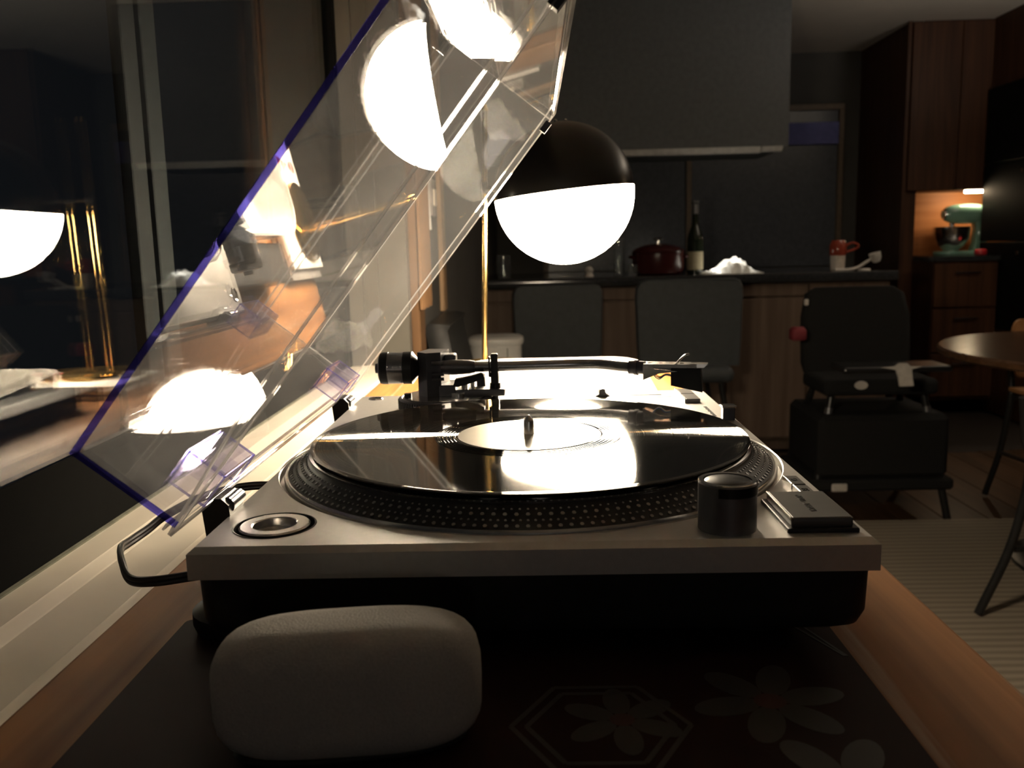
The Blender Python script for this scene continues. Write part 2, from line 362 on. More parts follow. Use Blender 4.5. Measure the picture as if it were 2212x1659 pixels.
# ================================================================== TABLE BY THE WINDOW
tb = thing('side_table', 'narrow honey-coloured wooden table running along the window under the turntable', 'table', (.167, .35, 0))
bm = BM(); box(bm, -.0735, .4065, -.95, 1.030, TABLE-.028, TABLE, .004, 3); obj('tabletop', bm, WOODT, tb)
for x in (-.04, .375):
    for y in (-.90, .98):
        bm = BM(); lathe(bm, [(.014, 0), (.022, TABLE-.03)], (x, y, 0), 16); obj('leg', bm, WOODT, tb)
for x in (-.045, .36):
    bm = BM(); box(bm, x, x+.018, -.88, .96, TABLE-.085, TABLE-.029); obj('apron', bm, WOODT, tb)

# ================================================================== TURNTABLE
TW, TD = .3493, .4583
SX, SY = .1737, .1850
tt = thing('turntable', 'silver direct-drive turntable with its clear lid propped open, on the wooden table', 'turntable', (TW/2, TD/2, TABLE))
# deck with a round well for the platter
bm = BM(); N = 120; RW = .1715
ch = .0035
corners = [(ch, ch), (TW-ch, ch), (TW-ch, TD-ch), (ch, TD-ch)]
angs = sorted([2*PI*i/N for i in range(N)] + [math.atan2(y-SY, x-SX) % (2*PI) for x, y in corners])
outer = []
for a in angs:
    dx, dy = math.cos(a), math.sin(a); t = 9
    if dx > 1e-9: t = min(t, (TW-ch-SX)/dx)
    if dx < -1e-9: t = min(t, (ch-SX)/dx)
    if dy > 1e-9: t = min(t, (TD-ch-SY)/dy)
    if dy < -1e-9: t = min(t, (ch-SY)/dy)
    outer.append((SX+dx*t, SY+dy*t))
def exp(p, d): # push a boundary point outwards onto the lip
    x, y = p
    if x < ch+1e-6: x -= d
    if x > TW-ch-1e-6: x += d
    if y < ch+1e-6: y -= d
    if y > TD-ch-1e-6: y += d
    return x, y
loops = [[(SX+.02*math.cos(a), SY+.02*math.sin(a), -.006) for a in angs],
         [(SX+RW*math.cos(a), SY+RW*math.sin(a), -.006) for a in angs],
         [(SX+RW*math.cos(a), SY+RW*math.sin(a), -.0008) for a in angs],
         [(SX+(RW+.0008)*math.cos(a), SY+(RW+.0008)*math.sin(a), 0) for a in angs],
         [(x, y, 0) for x, y in outer],
         [(*exp(p, ch), -.003) for p in outer], [(*exp(p, ch), -.0165) for p in outer], [(*exp(p, ch*.4), -.0165) for p in outer]]
loft(bm, loops)
deck = obj('deck', bm, SILVER, tt, dz=Z0, ang=25)
def cut(o, bm_c, at):
    me = bpy.data.meshes.new('cutter'); bmesh.ops.recalc_face_normals(bm_c, faces=bm_c.faces); bm_c.to_mesh(me); bm_c.free()
    c = bpy.data.objects.new('cutter', me); COL.objects.link(c); c.location = at
    md = o.modifiers.new('b', 'BOOLEAN'); md.operation = 'DIFFERENCE'; md.solver = 'EXACT'; md.object = c
    bpy.context.view_layer.update()
    new = bpy.data.meshes.new_from_object(o.evaluated_get(bpy.context.evaluated_depsgraph_get()))
    o.modifiers.clear(); o.data = new; bpy.data.objects.remove(c)
bm = BM(); lathe(bm, [(.0216, -.0072), (.0216, .01)], (0, 0, 0), 64); cut(deck, bm, (.0350, .0370, Z0))
# black rubber base, tapering a little, rounded bottom corners
bm = BM()
def bl(ins, z, r): return [(x, y, z) for x, y in rrect(ins, TW-ins, ins, TD-ins, r, 5)]
loft(bm, [bl(.0025, -.0162, .008), bl(.0030, -.040, .009), bl(.0055, -.0475, .010), bl(.010, -.0505, .012), bl(.03, -.0508, .014)])
obj('base', bm, BLACKRUB, tt, dz=Z0, ang=50)
for x, y in ((.008, .055), (TW-.05, .06), (.05, TD-.05), (TW-.05, TD-.05)):
    bm = BM(); lathe(bm, [(.026, -.0635), (.028, -.060), (.028, -.053), (.022, -.0500)], (x, y, 0), 28); obj('foot', bm, BLACKRUB, tt, dz=Z0)
# platter: metal rim, dotted skirt, felt mat
bm = BM(); lathe(bm, [(.03, -.005), (.1655, -.005), (.1680, -.0035), (.1682, -.0010), (.1668, .0008), (.1655, .0012), (.1525, .0092), (.1515, .0112), (.1500, .0118), (.03, .0118)], (SX, SY, 0), 160)
pl = obj('platter', bm, PLATTERBLK, tt, dz=Z0, ang=40)
bm = BM(); lathe(bm, [(.1656, -.0048), (.1684, -.0036), (.1686, -.0008), (.1672, .0013), (.1660, .0011), (.1660, -.0048)], (SX, SY, 0), 160, close=False); obj('platter_rim', bm, BRUSHED, pl, dz=Z0, ang=60)
bm = BM(); lathe(bm, [(.1490, .0116), (.1512, .0113), (.1518, .0128), (.1500, .0136), (.1490, .0132)], (SX, SY, 0), 160, close=False); obj('inner_ring', bm, CHROME, pl, dz=Z0)
bm = BM(); lathe(bm, [(.004, .0118), (.1475, .0118), (.1480, .0140), (.004, .0140)], (SX, SY, 0), 96); obj('slipmat', bm, FELT, pl, dz=Z0)
bm = BM()
for r, n, s in ((.1637, 180, .00118), (.1603, 252, .00075), (.1567, 160, .00122), (.1536, 220, .00066)):
    z = .0012+(.1655-r)*(.0080/.0130); nrm = Vector((.52, 0, .854))
    for i in range(n):
        a = 2*PI*i/n; c = Vector((SX+r*math.cos(a), SY+r*math.sin(a), z))
        t = Vector((-math.sin(a), math.cos(a), 0)); dn = Vector((.854*math.cos(a), .854*math.sin(a), -.52)); nn = Vector((.52*math.cos(a), .52*math.sin(a), .854))
        lo = [c+t*s*math.cos(k*PI/3)+dn*s*math.sin(k*PI/3) for k in range(6)]
        hexa(bm, [p-nn*.0002 for p in lo], [p+nn*.0004 for p in lo])
obj('strobe_dots', bm, DOTS, pl, dz=Z0, kind='stuff')
bm = BM(); lathe(bm, [(.0036, .010), (.0036, .0255), (.0030, .0272), (.0008, .0300), (0, .0302)], (SX, SY, 0), 20); obj('spindle', bm, BRUSHED, pl, dz=Z0)
# strobe pillar (power switch and light)
bm = BM(); sx, sy = .2775, .0215
PILM = mat('grey anodised pillar', (.24, .24, .255), .42, .75, .5, .05, 200)
lathe(bm, [(.0150, -.0005), (.0150, .0245), (.0145, .0252), (.0125, .0252)], (sx, sy, 0), 40); st = obj('strobe_pillar', bm, PILM, tt, dz=Z0)
bm = BM(); lathe(bm, [(.0120, .0246), (.0120, .0252), (.0110, .0257), (0, .0258)], (sx, sy, 0), 40); obj('power_dial', bm, BLACKPL, st, dz=Z0)
bm = BM(); lathe(bm, [(.0121, .0250), (.0146, .0251), (.0151, .0256), (.0147, .0260), (.0124, .0259)], (sx, sy, 0), 48, close=False); obj('bright_ring', bm, CHROME, st, dz=Z0)
bm = BM()
def arcwall(r0, r1, a0, a1, z0, z1, n=14):
    P = [(r0*math.cos(a0+(a1-a0)*i/n), r0*math.sin(a0+(a1-a0)*i/n)) for i in range(n+1)]; Q = [(r1*math.cos(a0+(a1-a0)*i/n), r1*math.sin(a0+(a1-a0)*i/n)) for i in range(n+1)]
    prism(bm, [(sx+x, sy+y) for x, y in P]+[(sx+x, sy+y) for x, y in Q[::-1]], 'z', z0, z1)
arcwall(.0145, .01535, -PI*.66, PI*.02, .0195, .0245); obj('strobe_window', bm, BLACKPL, st, dz=Z0)
# start and stop key
bm = BM(); box(bm, .3060, .3425, .0105, .0655, -.001, .0022, .0008); ss = obj('start_stop_key_bed', bm, BLACKPL, tt, dz=Z0)
bm = BM(); box(bm, .3085, .3400, .0130, .0625, .0018, .0072, .0012); obj('start_stop_button', bm, mat('dark grey key', (.13, .125, .12), .4, .4), ss, dz=Z0)
bm = BM(); box(bm, .3080, .3092, .0132, .0623, .0058, .0076, .0004, 1); obj('key_edge', bm, CHROME, ss, dz=Z0)
text('lettering', 'START · STOP', INK, ss, (.3235, .039, Z0+.0073), .0048, (0, 0, PI/2))
KEY = mat('speed key grey', (.20, .195, .19), .35, .5)
for i, (y0, y1, s) in enumerate(((.0680, .0880, '33'), (.0900, .1095, '45'))):
    bm = BM(); box(bm, .3312, .3392, y0, y1, -.001, .0034, .0006); k = obj('speed_button', bm, KEY, tt, dz=Z0)
    bm = BM(); box(bm, .3305, .3314, y0, y1, 0, .0040, .0003, 1); obj('key_edge', bm, CHROME, k, dz=Z0)
    text('lettering', s, INK, k, (.3352, (y0+y1)/2, Z0+.0035), .0055, (0, 0, PI/2))
for i, (y0, y1) in enumerate(((.384, .413), (.415, .444))):
    bm = BM(); box(bm, .3180, .3315, y0, y1, -.001, .0036, .0006); k = obj('pitch_key', bm, KEY, tt, dz=Z0)
    bm = BM(); box(bm, .3168, .3182, y0, y1, 0, .0042, .0003, 1); obj('key_edge', bm, CHROME, k, dz=Z0)
# pop-up stylus light
bm = BM(); box(bm, .3345, .3445, .300, .309, -.001, .0115, .0006); pu = obj('stylus_light', bm, BLACKMET, tt, dz=Z0)
bm = BM(); box(bm, .3335, .3455, .2985, .3105, .0105, .0122, .0005); obj('cap', bm, CHROME, pu, dz=Z0)
# pitch slider
bm = BM(); box(bm, .225, .302, .427, .432, -.001, .0008, .0003, 1); ps = obj('pitch_slider', bm, BLACKPL, tt, dz=Z0)
bm = BM(); prism(bm, [(.2365, .0006), (.2515, .0006), (.2475, .0030), (.2465, .0075), (.2440, .0082), (.2415, .0075), (.2405, .0030)], 'y', .4235, .4355); obj('slider_knob', bm, GREYMET, ps, dz=Z0)
bm = BM(); box(bm, .2150, .3100, .418, .441, -.0006, .0004, .0002, 1); obj('slider_plate', bm, SILVER, ps, dz=Z0)
bm = BM()
for i in range(17): box(bm, .2170+i*.0055, .2174+i*.0055, .4375, .4375+(.003 if i % 4 == 0 else .0018), .0003, .00055)
obj('scale_marks', bm, INK, ps, dz=Z0)
bm = BM()   # unreadable small print beside the far front corner
for i in range(9): box(bm, .3300+.0006*(i % 2), .3330, .318+i*.0052, .3215+i*.0052, .0000, .0003)
obj('small_print', bm, INK, tt, dz=Z0)
for x, y, r in ((.0198, .4385, .0065),):
    bm = BM(); lathe(bm, [(r*.62, .0002), (r, .0012), (r*1.12, .0006), (r*1.16, 0)], (x, y, 0), 28, close=False); k = obj('headshell_socket', bm, CHROME, tt, dz=Z0)
    bm = BM(); lathe(bm, [(0, .0004), (r*.66, .0005)], (x, y, 0), 24, close=False); obj('socket_hole', bm, BLACKPL, k, dz=Z0)
# recess for the single adapter
ax, ay = .0350, .0370
bm = BM(); lathe(bm, [(0, -.0070), (.0212, -.0070), (.0214, -.0010), (.0216, .0002), (.0222, .0004), (.0226, .0001)], (ax, ay, 0), 64, close=False); rc = obj('adapter_recess', bm, BLACKPL, tt, dz=Z0)

# hinges
for y in (.066, .394):
    bm = BM()
    prism(bm, [(-.010, -.012), (.001, -.014), (.0045, .001), (.0040, .0065), (.000, .0105), (-.0065, .0105), (-.0115, .004)], 'y', y-.012, y+.012)
    h = obj('hinge', bm, BLACKPL, tt, dz=Z0)
    bm = BM(); cyl(bm, (.0010, y-.007, .0050), (.0010, y+.0135, .0050), .0048, None, 20); obj('hinge_barrel', bm, DARKCHROME, h, dz=Z0)
# lid
ca, sa = math.cos(math.radians(51.6)), math.sin(math.radians(51.6))
OX, OZ = -.0074, .0077
def L(u, y, v): return (OX+ca*u-sa*v, y, OZ+sa*u+ca*v)
LY0, LY1, LU, LH, T = .000, .4583, .339, .0633, .0035
bm = BM()
def panel(c4, d):
    n = (Vector(c4[1])-Vector(c4[0])).cross(Vector(c4[3])-Vector(c4[0])).normalized()*d
    hexa(bm, c4, [Vector(p)+n for p in c4])
ub, uf = .0055, LU-.0045          # at the rim; the walls lean in a little towards the top
ubt, uft = .0074, LU-.0064
panel([L(ubt, LY0, LH), L(uft, LY0, LH), L(uft, LY1, LH), L(ubt, LY1, LH)], -T)
lid = obj('dust_cover', bm, ACRYL, tt, dz=Z0)
for nm, c4, d in (('side_wall', [L(ub, LY0, 0), L(uf, LY0, 0), L(uft, LY0, LH-T), L(ubt, LY0, LH-T)], -T),
                  ('side_wall', [L(ub, LY1, 0), L(uf, LY1, 0), L(uft, LY1, LH-T), L(ubt, LY1, LH-T)], T),
                  ('back_wall', [L(ub, LY0+T, 0), L(ub, LY1-T, 0), L(ubt, LY1-T, LH-T), L(ubt, LY0+T, LH-T)], T),
                  ('front_wall', [L(uf, LY0+T, 0), L(uf, LY1-T, 0), L(uft, LY1-T, LH-T), L(uft, LY0+T, LH-T)], -T)):
    bm = BM(); panel(c4, d); obj(nm, bm, ACRYL, lid, dz=Z0)
def strip(name, a, b, m, wu=T, wv=T, y=None):
    pass
bm = BM()   # cut rims of the walls
def bar(p, q, e1, e2):
    p, q, e1, e2 = map(Vector, (p, q, e1, e2)); hexa(bm, [p, p+e1, p+e1+e2, p+e2], [q, q+e1, q+e1+e2, q+e2])
U = Vector((ca, 0, sa)); V = Vector((-sa, 0, ca)); Y = Vector((0, 1, 0))
def rimlines(p, q, e, f0, f1, w_=.0011):
    """two bright polished lines along the lower and upper edge of a flange"""
    p, q, e = Vector(p), Vector(q), Vector(e)
    bar(p, q, e, V*w_); bar(p+V*f0, q+V*f1, e, V*w_)
k0 = L(.075, LY0-.0006, -.0012)
rimlines(L(0, LY0-.0006, -.0012), k0, Y*.0042, .0012, .0070); rimlines(k0, L(LU, LY0-.0006, -.0012), Y*.0042, .0070, .0080)
rimlines(L(0, LY1-.0036, -.0012), L(LU, LY1-.0036, -.0012), Y*.0042, .0060, .0060)
rimlines(L(0, LY0, -.0012), L(0, LY1, -.0012), U*.0040, .0050, .0050); rimlines(L(LU-.0042, LY0, -.0012), L(LU-.0042, LY1, -.0012), U*.0042, .0060, .0060)
c_ = .0009   # inner corners of the moulded box
bar(L(ub+T, LY0+T, LH-T-c_), L(ub+T, LY1-T, LH-T-c_), U*c_, V*c_); bar(L(uf-T-c_, LY0+T, LH-T-c_), L(uf-T-c_, LY1-T, LH-T-c_), U*c_, V*c_)
bar(L(ub+T, LY1-T-c_, LH-T-c_), L(uf-T, LY1-T-c_, LH-T-c_), Y*c_, V*c_); bar(L(ub+T, LY1-T-c_, 0), L(ub+T, LY1-T-c_, LH-T), Y*c_, U*c_); bar(L(uf-T-c_, LY1-T-c_, 0), L(uf-T-c_, LY1-T-c_, LH-T), Y*c_, U*c_)
obj('rim', bm, RIMAC, lid, dz=Z0)
bm = BM()
bar(L(ub-.0008, LY0-.0004, LH-.0030), L(uf, LY0-.0004, LH-.0030), Y*.0012, V*.0034)
bar(Vector(L(ub-.0006, LY0-.0004, 0)), Vector(L(ub-.0006, LY0-.0004, LH-.0028)), Y*.0012, U*.0034)
obj('blue_edge', bm, BLUEAC, lid, dz=Z0, label='deep blue glowing acrylic edge')
for u, y in ((LU-.022, LY1-T-.003), (LU-.022, LY0)):
    bm = BM(); a = Vector(L(u, y, -.004)); bar(a, a+U*.011, Y*.007, V*.006); obj('rubber_bumper', bm, BLACKPL, lid, dz=Z0)
for y0, y1 in ((.040, .092), (.368, .420)):
    bm = BM(); w_ = .0022; d = .0215; h = .0235
    bar(L(T, y0, .001), L(T+d, y0, .001), Y*w_, V*h); bar(L(T, y1-w_, .001), L(T+d, y1-w_, .001), Y*w_, V*h)
    bar(L(T+d-w_, y0, .001), L(T+d, y0, .001), Y*(y1-y0), V*h); bar(L(T, y0, h-.001), L(T+d, y0, h-.001), Y*(y1-y0), V*w_)
    bar(L(T+d*.45, y0+w_, .001), L(T+d*.45+w_, y0+w_, .001), Y*(y1-y0-2*w_), V*(h-.004))
    so = obj('hinge_socket', bm, VIOAC, lid, dz=Z0)
VIOED = clear('violet acrylic edge', (.62, .60, .86), 1.6, .16, (.74, .72, .95), .03, False)
for y0, y1 in ((.040, .092), (.368, .420)):
    bm = BM(); w_ = .0011; d = .0215; h = .0235
    for yy in (y0-.0003, y1-w_):
        for uu in (T, T+d-w_+.0003): bar(L(uu, yy, -.001), L(uu, yy, h), Y*w_, U*w_)
        bar(L(T, yy, h-w_), L(T+d, yy, h-w_), Y*w_, V*w_); bar(L(T, yy, -.001), L(T+d, yy, -.001), Y*w_, V*w_)
    for uu in (T, T+d-w_+.0003): bar(L(uu, y0, h-w_), L(uu, y1, h-w_), U*w_, V*w_)
    bar(L(T+d-w_+.0003, y0, -.001), L(T+d-w_+.0003, y1, -.001), U*w_, V*w_)
    obj('socket_edge', bm, VIOED, lid, dz=Z0, label='violet tinted edges of the hinge socket')
# tonearm
AY, AZ = .380, .0388
bm = BM(); lathe(bm, [(.0400, 0), (.0430, .0004), (.0432, .0108), (.0424, .0118), (.0405, .0122), (.0395, .0114), (.0, .0114)], (.0955, AY, 0), 72); tr = obj('tonearm_base', bm, BLACKMET, tt, dz=Z0)
bm = BM()
for i in range(90):
    a = 2*PI*i/90; c = Vector((.0955+.0432*math.cos(a), AY+.0432*math.sin(a), .002)); cyl(bm, c, c+Vector((0, 0, .0085)), .0007, None, 6)
obj('knurling', bm, BLACKPL, tr, dz=Z0, kind='stuff')
bm = BM(); lathe(bm, [(.0, .0114), (.0385, .0115), (.0385, .0128), (.030, .0132), (0, .0132)], (.0955, AY, 0), 64); obj('base_plate', bm, BRUSHED, tr, dz=Z0)
bm = BM(); prism(bm, [(.0712, AY-.004), (.0805, AY-.014), (.0930, AY-.009), (.0985, AY+.018), (.0790, AY+.021)], 'z', .0125, .0535)
arm = obj('tonearm', bm, BLACKMET, tt, dz=Z0, label='dark gimbal block carrying the straight silver arm tube')
bm = BM(); box(bm, .0950, .1060, AY+.001, AY+.017, .0410, .0500, .002, 2); box(bm, .0900, .1060, AY-.012, AY+.012, .0125, .0235, .001, 1)
for z in (.029, .0335, .044): cyl(bm, (.085, AY-.0125, z), (.0955, AY-.0095, z), .0016, None, 10)
obj('gimbal_bracket', bm, GREYMET, arm, dz=Z0)
bm = BM(); lathe(bm, [(.0062, 0), (.0072, .010), (.0064, .026), (.0052, .031)], (.0930, AY-.003, AZ), 24, QX); obj('arm_collar', bm, GREYMET, arm, dz=Z0)
bm = BM(); tube(bm, spline([(.122, AY-.003, AZ), (.150, AY-.003, AZ), (.190, AY-.003, AZ+.0004), (.222, AY-.0035, AZ+.0006), (.240, AY-.008, AZ+.0006), (.254, AY-.018, AZ), (.2665, AY-.028, AZ)], 8), .0048, 20)
obj('arm_tube', bm, DARKCHROME, arm, dz=Z0)
cwx = .0355
bm = BM(); lathe(bm, [(.0120, 0), (.0143, .0012), (.0148, .003), (.0150, .0085)], (cwx, AY, AZ), 40, QX); cw = obj('counterweight', bm, BLACKPL, arm, dz=Z0)
bm = BM(); lathe(bm, [(.0146, .0085), (.0146, .0225)], (cwx, AY, AZ), 40, QX); obj('weight_band', bm, DARKCHROME, arm, dz=Z0, label='steel band of the counterweight')
bm = BM(); lathe(bm, [(.0149, .0225), (.0150, .0305), (.0138, .0315), (.0060, .0375), (.0035, .0376)], (cwx, AY, AZ), 40, QX); obj('tracking_dial', bm, BLACKPL, arm, dz=Z0)
bm = BM(); cyl(bm, (.0318, AY, AZ), (.036, AY, AZ), .0045, None, 16); cyl(bm, (.034, AY, AZ), (.074, AY, AZ), .0033, None, 16); obj('rear_stub', bm, BLACKMET, arm, dz=Z0)
# head: collar, shell with holes, cartridge, finger lift
hd = Vector((.905, -.42, 0)).normalized(); hs_ = Vector((-hd.y, hd.x, 0)) * -1
h0 = Vector((.2665, AY-.028, AZ))
bm = BM(); cyl(bm, h0-hd*.004, h0+hd*.010, .0062, .0058, 20); cyl(bm, h0+hd*.001, h0+hd*.004, .0070, None, 20); obj('head_collar', bm, BLACKMET, arm, dz=Z0)
hd = Vector((.972, -.235, 0)).normalized(); hs_ = Vector((hd.y, -hd.x, 0))
bm = BM(); a0 = h0+hd*.009
def hp(u, s, z): return a0+hd*u+hs_*s+Vector((0, 0, z))
SEG = 10
xs = [0.0, .006, .012, .018, .024, .030]
zt, zb = .0042, .0012
for s0, s1 in ((-.0092, -.0050), (.0050, .0092)): hexa(bm, [hp(0, s0, zb), hp(.046, s0*.95, zb), hp(.046, s1*.95, zb), hp(0, s1, zb)], [hp(0, s0, zt), hp(.046, s0*.95, zt), hp(.046, s1*.95, zt), hp(0, s1, zt)])
for u in (0, .0095, .0185, .0275, .0365): hexa(bm, [hp(u, -.0052, zb), hp(u+.0035, -.0052, zb), hp(u+.0035, .0052, zb), hp(u, .0052, zb)], [hp(u, -.0052, zt), hp(u+.0035, -.0052, zt), hp(u+.0035, .0052, zt), hp(u, .0052, zt)])
hexa(bm, [hp(.040, -.0088, zb), hp(.052, -.0070, zb), hp(.052, .0070, zb), hp(.040, .0088, zb)], [hp(.040, -.0088, zt), hp(.055, -.0060, zt), hp(.055, .0060, zt), hp(.040, .0088, zt)])
hexa(bm, [hp(0, .0080, -.010), hp(.014, .0080, -.004), hp(.030, .0080, -.002), hp(.0, .0080, zb)][:4], [hp(0, .0092, -.010), hp(.014, .0092, -.004), hp(.030, .0092, -.002), hp(0, .0092, zb)][:4])
hexa(bm, [hp(0, -.0085, -.0075), hp(0, .0085, -.0075), hp(0, .0085, zb+.0002), hp(0, -.0085, zb+.0002)], [hp(.0085, -.0085, -.0052), hp(.0085, .0085, -.0052), hp(.0085, .0085, zb+.0002), hp(.0085, -.0085, zb+.0002)])
obj('headshell', bm, BRUSHED, arm, dz=Z0, ang=20)
bm = BM()
hexa(bm, [hp(.024, -.0085, -.0145), hp(.051, -.0085, -.0200), hp(.051, .0085, -.0200), hp(.024, .0085, -.0145)], [hp(.024, -.0085, .0011), hp(.049, -.0085, .0011), hp(.049, .0085, .0011), hp(.024, .0085, .0011)])
obj('cartridge', bm, BLACKPL, arm, dz=Z0, ang=20)
for k, m in enumerate((mat('red lead', (.4, .02, .02), .5), WHITEPL, mat('green lead', (.02, .2, .05), .5), mat('blue lead', (.02, .04, .3), .5))):
    bm = BM(); tube(bm, spline([hp(.006, -.004+k*.0028, -.003), hp(.013, -.004+k*.0028, -.0085-.001*(k % 2)), hp(.019, -.004+k*.0028, -.006), hp(.025, -.004+k*.0028, -.007)], 5), .00045, 6); obj('lead_wire', bm, m, arm, dz=Z0)
bm = BM(); tube(bm, spline([hp(.028, .007, .0040), hp(.031, .0095, .0075), hp(.036, .012, .0125), hp(.040, .0135, .0140)], 6), [.0009]*19, 8); obj('finger_lift', bm, CHROME, arm, dz=Z0)
# arm rest and lift
bm = BM(); cyl(bm, (.1420, AY-.004, 0), (.1420, AY-.004, .0145), .0028, None, 16); cyl(bm, (.1420, AY-.004, .0125), (.1420, AY-.004, .024), .0052, .0048, 20)
box(bm, .1385, .1455, AY-.011, AY+.003, .0235, .0345, .0008, 1); box(bm, .1390, .1452, AY-.0135, AY-.0085, .0300, .0518, .0008, 1); box(bm, .1365, .1380, AY-.010, AY-.004, .0300, .0485, .0004, 1); box(bm, .1370, .1400, AY-.010, AY-.004, .0300, .0340)
rest = obj('arm_rest', bm, BLACKPL, tt, dz=Z0)
bm = BM(); box(bm, .105, .1510, AY-.012, AY+.008, .0125, .0190, .0012, 2); obj('rest_plate', bm, GREYMET, rest, dz=Z0)
bm = BM(); prism(bm, [(.1040, .0225), (.1060, .0290), (.1130, .0300), (.1220, .0318), (.1290, .0338), (.1318, .0330), (.1325, .0300), (.1280, .0275), (.1180, .0245), (.1080, .0220)], 'y', AY-.014, AY-.004)
cl = obj('cue_lift', bm, BLACKPL, tt, dz=Z0)
bm = BM(); cyl(bm, (.114, AY-.008, .010), (.114, AY-.008, .0245), .0030, None, 16); cyl(bm, (.121, AY-.004, .012), (.121, AY-.004, .0265), .0022, None, 14); cyl(bm, (.108, AY-.006, .0115), (.108, AY-.006, .0165), .0085, None, 24); obj('lift_post', bm, CHROME, cl, dz=Z0)
bm = BM(); cyl(bm, (.128, AY+.012, .0125), (.128, AY+.012, .030), .0045, .0038, 20); obj('anti_skate_knob', bm, BLACKPL, tt, dz=Z0)
bm = BM(); cyl(bm, (.062, AY-.010, .012), (.062, AY-.010, .0165), .0035, None, 16); obj('height_lock', bm, BLACKPL, tt, dz=Z0)
# flat two-core power cord
path = spline([(.010, .062, -.034), (-.020, .064, -.038), (-.045, .0615, -.0405), (-.062, .066, -.041), (-.074, .082, -.036), (-.083, .100, -.034), (-.090, .125, -.0385), (-.0905, .155, -.0395), (-.086, .178, -.036), (-.066, .200, -.029), (-.035, .215, -.026), (.006, .222, -.030)], 8)
bm = BM(); tube(bm, [p+Vector((0, 0, .0013)) for p in path], .0019, 10); tube(bm, [p-Vector((0, 0, .0013)) for p in path], .0019, 10); obj('power_cord', bm, CABLE, tt, dz=Z0)
path2 = spline([(-.058, .064, -.041), (-.070, .078, -.044), (-.078, .084, -.052), (-.082, .078, -.060), (-.086, .060, -.071)], 8)

# ------------------------------------------------------------------ record and adapter
bm = BM(); lathe(bm, [(.0032, .0141), (.1490, .0141), (.1508, .0152), (.1508, .0160), (.1485, .0165), (.1465, .0163), (.0660, .0163), (.0650, .01605), (.0520, .01605), (.0515, .0164), (.0500, .0164), (.0032, .0164)], (SX, SY, 0), 200)
rec = obj('vinyl_record', bm, VINYL, dz=Z0, origin=(SX, SY, Z0+.0164), ang=50); tag(rec, 'black vinyl record with a cream label lying on the turntable platter', 'record')
bm = BM(); lathe(bm, [(.0037, .01635), (.0037, .01665), (.0500, .01665), (.0501, .01635)], (SX, SY, 0), 96, close=False); obj('paper_label', bm, LABELP, rec, dz=Z0)
bm = BM()
for r in (.0530, .0556, .0582, .0606, .0628, .0644, .0662): lathe(bm, [(r-.0003, .0160), (r-.0001, .01655), (r+.0001, .01655), (r+.0003, .0160)], (SX, SY, 0), 160, close=False)
obj('runout_groove', bm, VINYL, rec, dz=Z0)
bm = BM(); lathe(bm, [(.0042, -.0068), (.0042, -.0042), (.0112, -.0040), (.0116, -.0034), (.0118, .0004), (.0124, .0010), (.0182, .0010), (.0192, .0002), (.0192, -.0068), (.0042, -.0068)], (ax, ay, 0), 64, close=False)
ad = obj('single_adapter', bm, BRUSHED, dz=Z0); tag(ad, 'round brushed metal adapter sitting in the deck corner recess', 'adapter')

# ================================================================== THINGS ON THE TABLE
# dark printed mat under the near end
MATB = mat('dark brown printed vinyl', (.034, .014, .011), .62, 0, .15, .15, 20)
bm = BM(); pts = rrect(-.0275, .3385, -.330, .060, .004, 3); prism(bm, pts, 'z', -.0648, -.0638)
pm = obj('place_mat', bm, MATB, dz=Z0); tag(pm, 'dark brown mat printed with pale flowers in front of the turntable', 'mat')
PETAL = mat('pale grey printed petals', (.060, .055, .048), .5, 0, .4, .1, 30)
DKPET = mat('red brown print', (.09, .035, .028), .5)
def ell(bm, cx, cy, a, b, th, z=-.0637, n=20):
    P = [(cx+a*math.cos(t)*math.cos(th)-b*math.sin(t)*math.sin(th), cy+a*math.cos(t)*math.sin(th)+b*math.sin(t)*math.cos(th)) for t in [2*PI*i/n for i in range(n)]]
    prism(bm, P, 'z', z-.0002, z)
for cx, cy, R, k0 in ((.285, -.040, .034, .2), (.215, -.055, .026, .6), (.300, -.105, .034, .0)):
    for k in range(6):
        a = k0+k*PI/3; bm = BM(); ell(bm, cx+R*.62*math.cos(a), cy+R*.62*math.sin(a), R*.46, R*.24, a); obj('printed_petal', bm, PETAL, pm, dz=Z0)
    bm = BM(); ell(bm, cx, cy, R*.22, R*.2, 0, -.06365); obj('printed_flower_centre', bm, DKPET, pm, dz=Z0)
bm = BM()
for R, cx in ((.040, .205), (.033, .205)):
    P = [(cx+R*math.cos(k*PI/3), -.06+R*math.sin(k*PI/3)) for k in range(6)]
    for i in range(6):
        a = Vector((*P[i], -.0638)); b = Vector((*P[(i+1) % 6], -.0638)); d = (b-a).normalized(); s = Vector((-d.y, d.x, 0))*.0012
        hexa(bm, [a-s, b-s, b+s, a+s], [p+Vector((0, 0, .0002)) for p in (a-s, b-s, b+s, a+s)])
obj('printed_hexagon', bm, PETAL, pm, dz=Z0)
bm = BM()
for o_ in (0, .006):
    prism(bm, [(.318-o_, .055), (.3195-o_, .055), (.3365-o_*.2, .004), (.3350-o_*.2, .004)], 'z', -.0639, -.0636)
obj('printed_border', bm, PETAL, pm, dz=Z0)
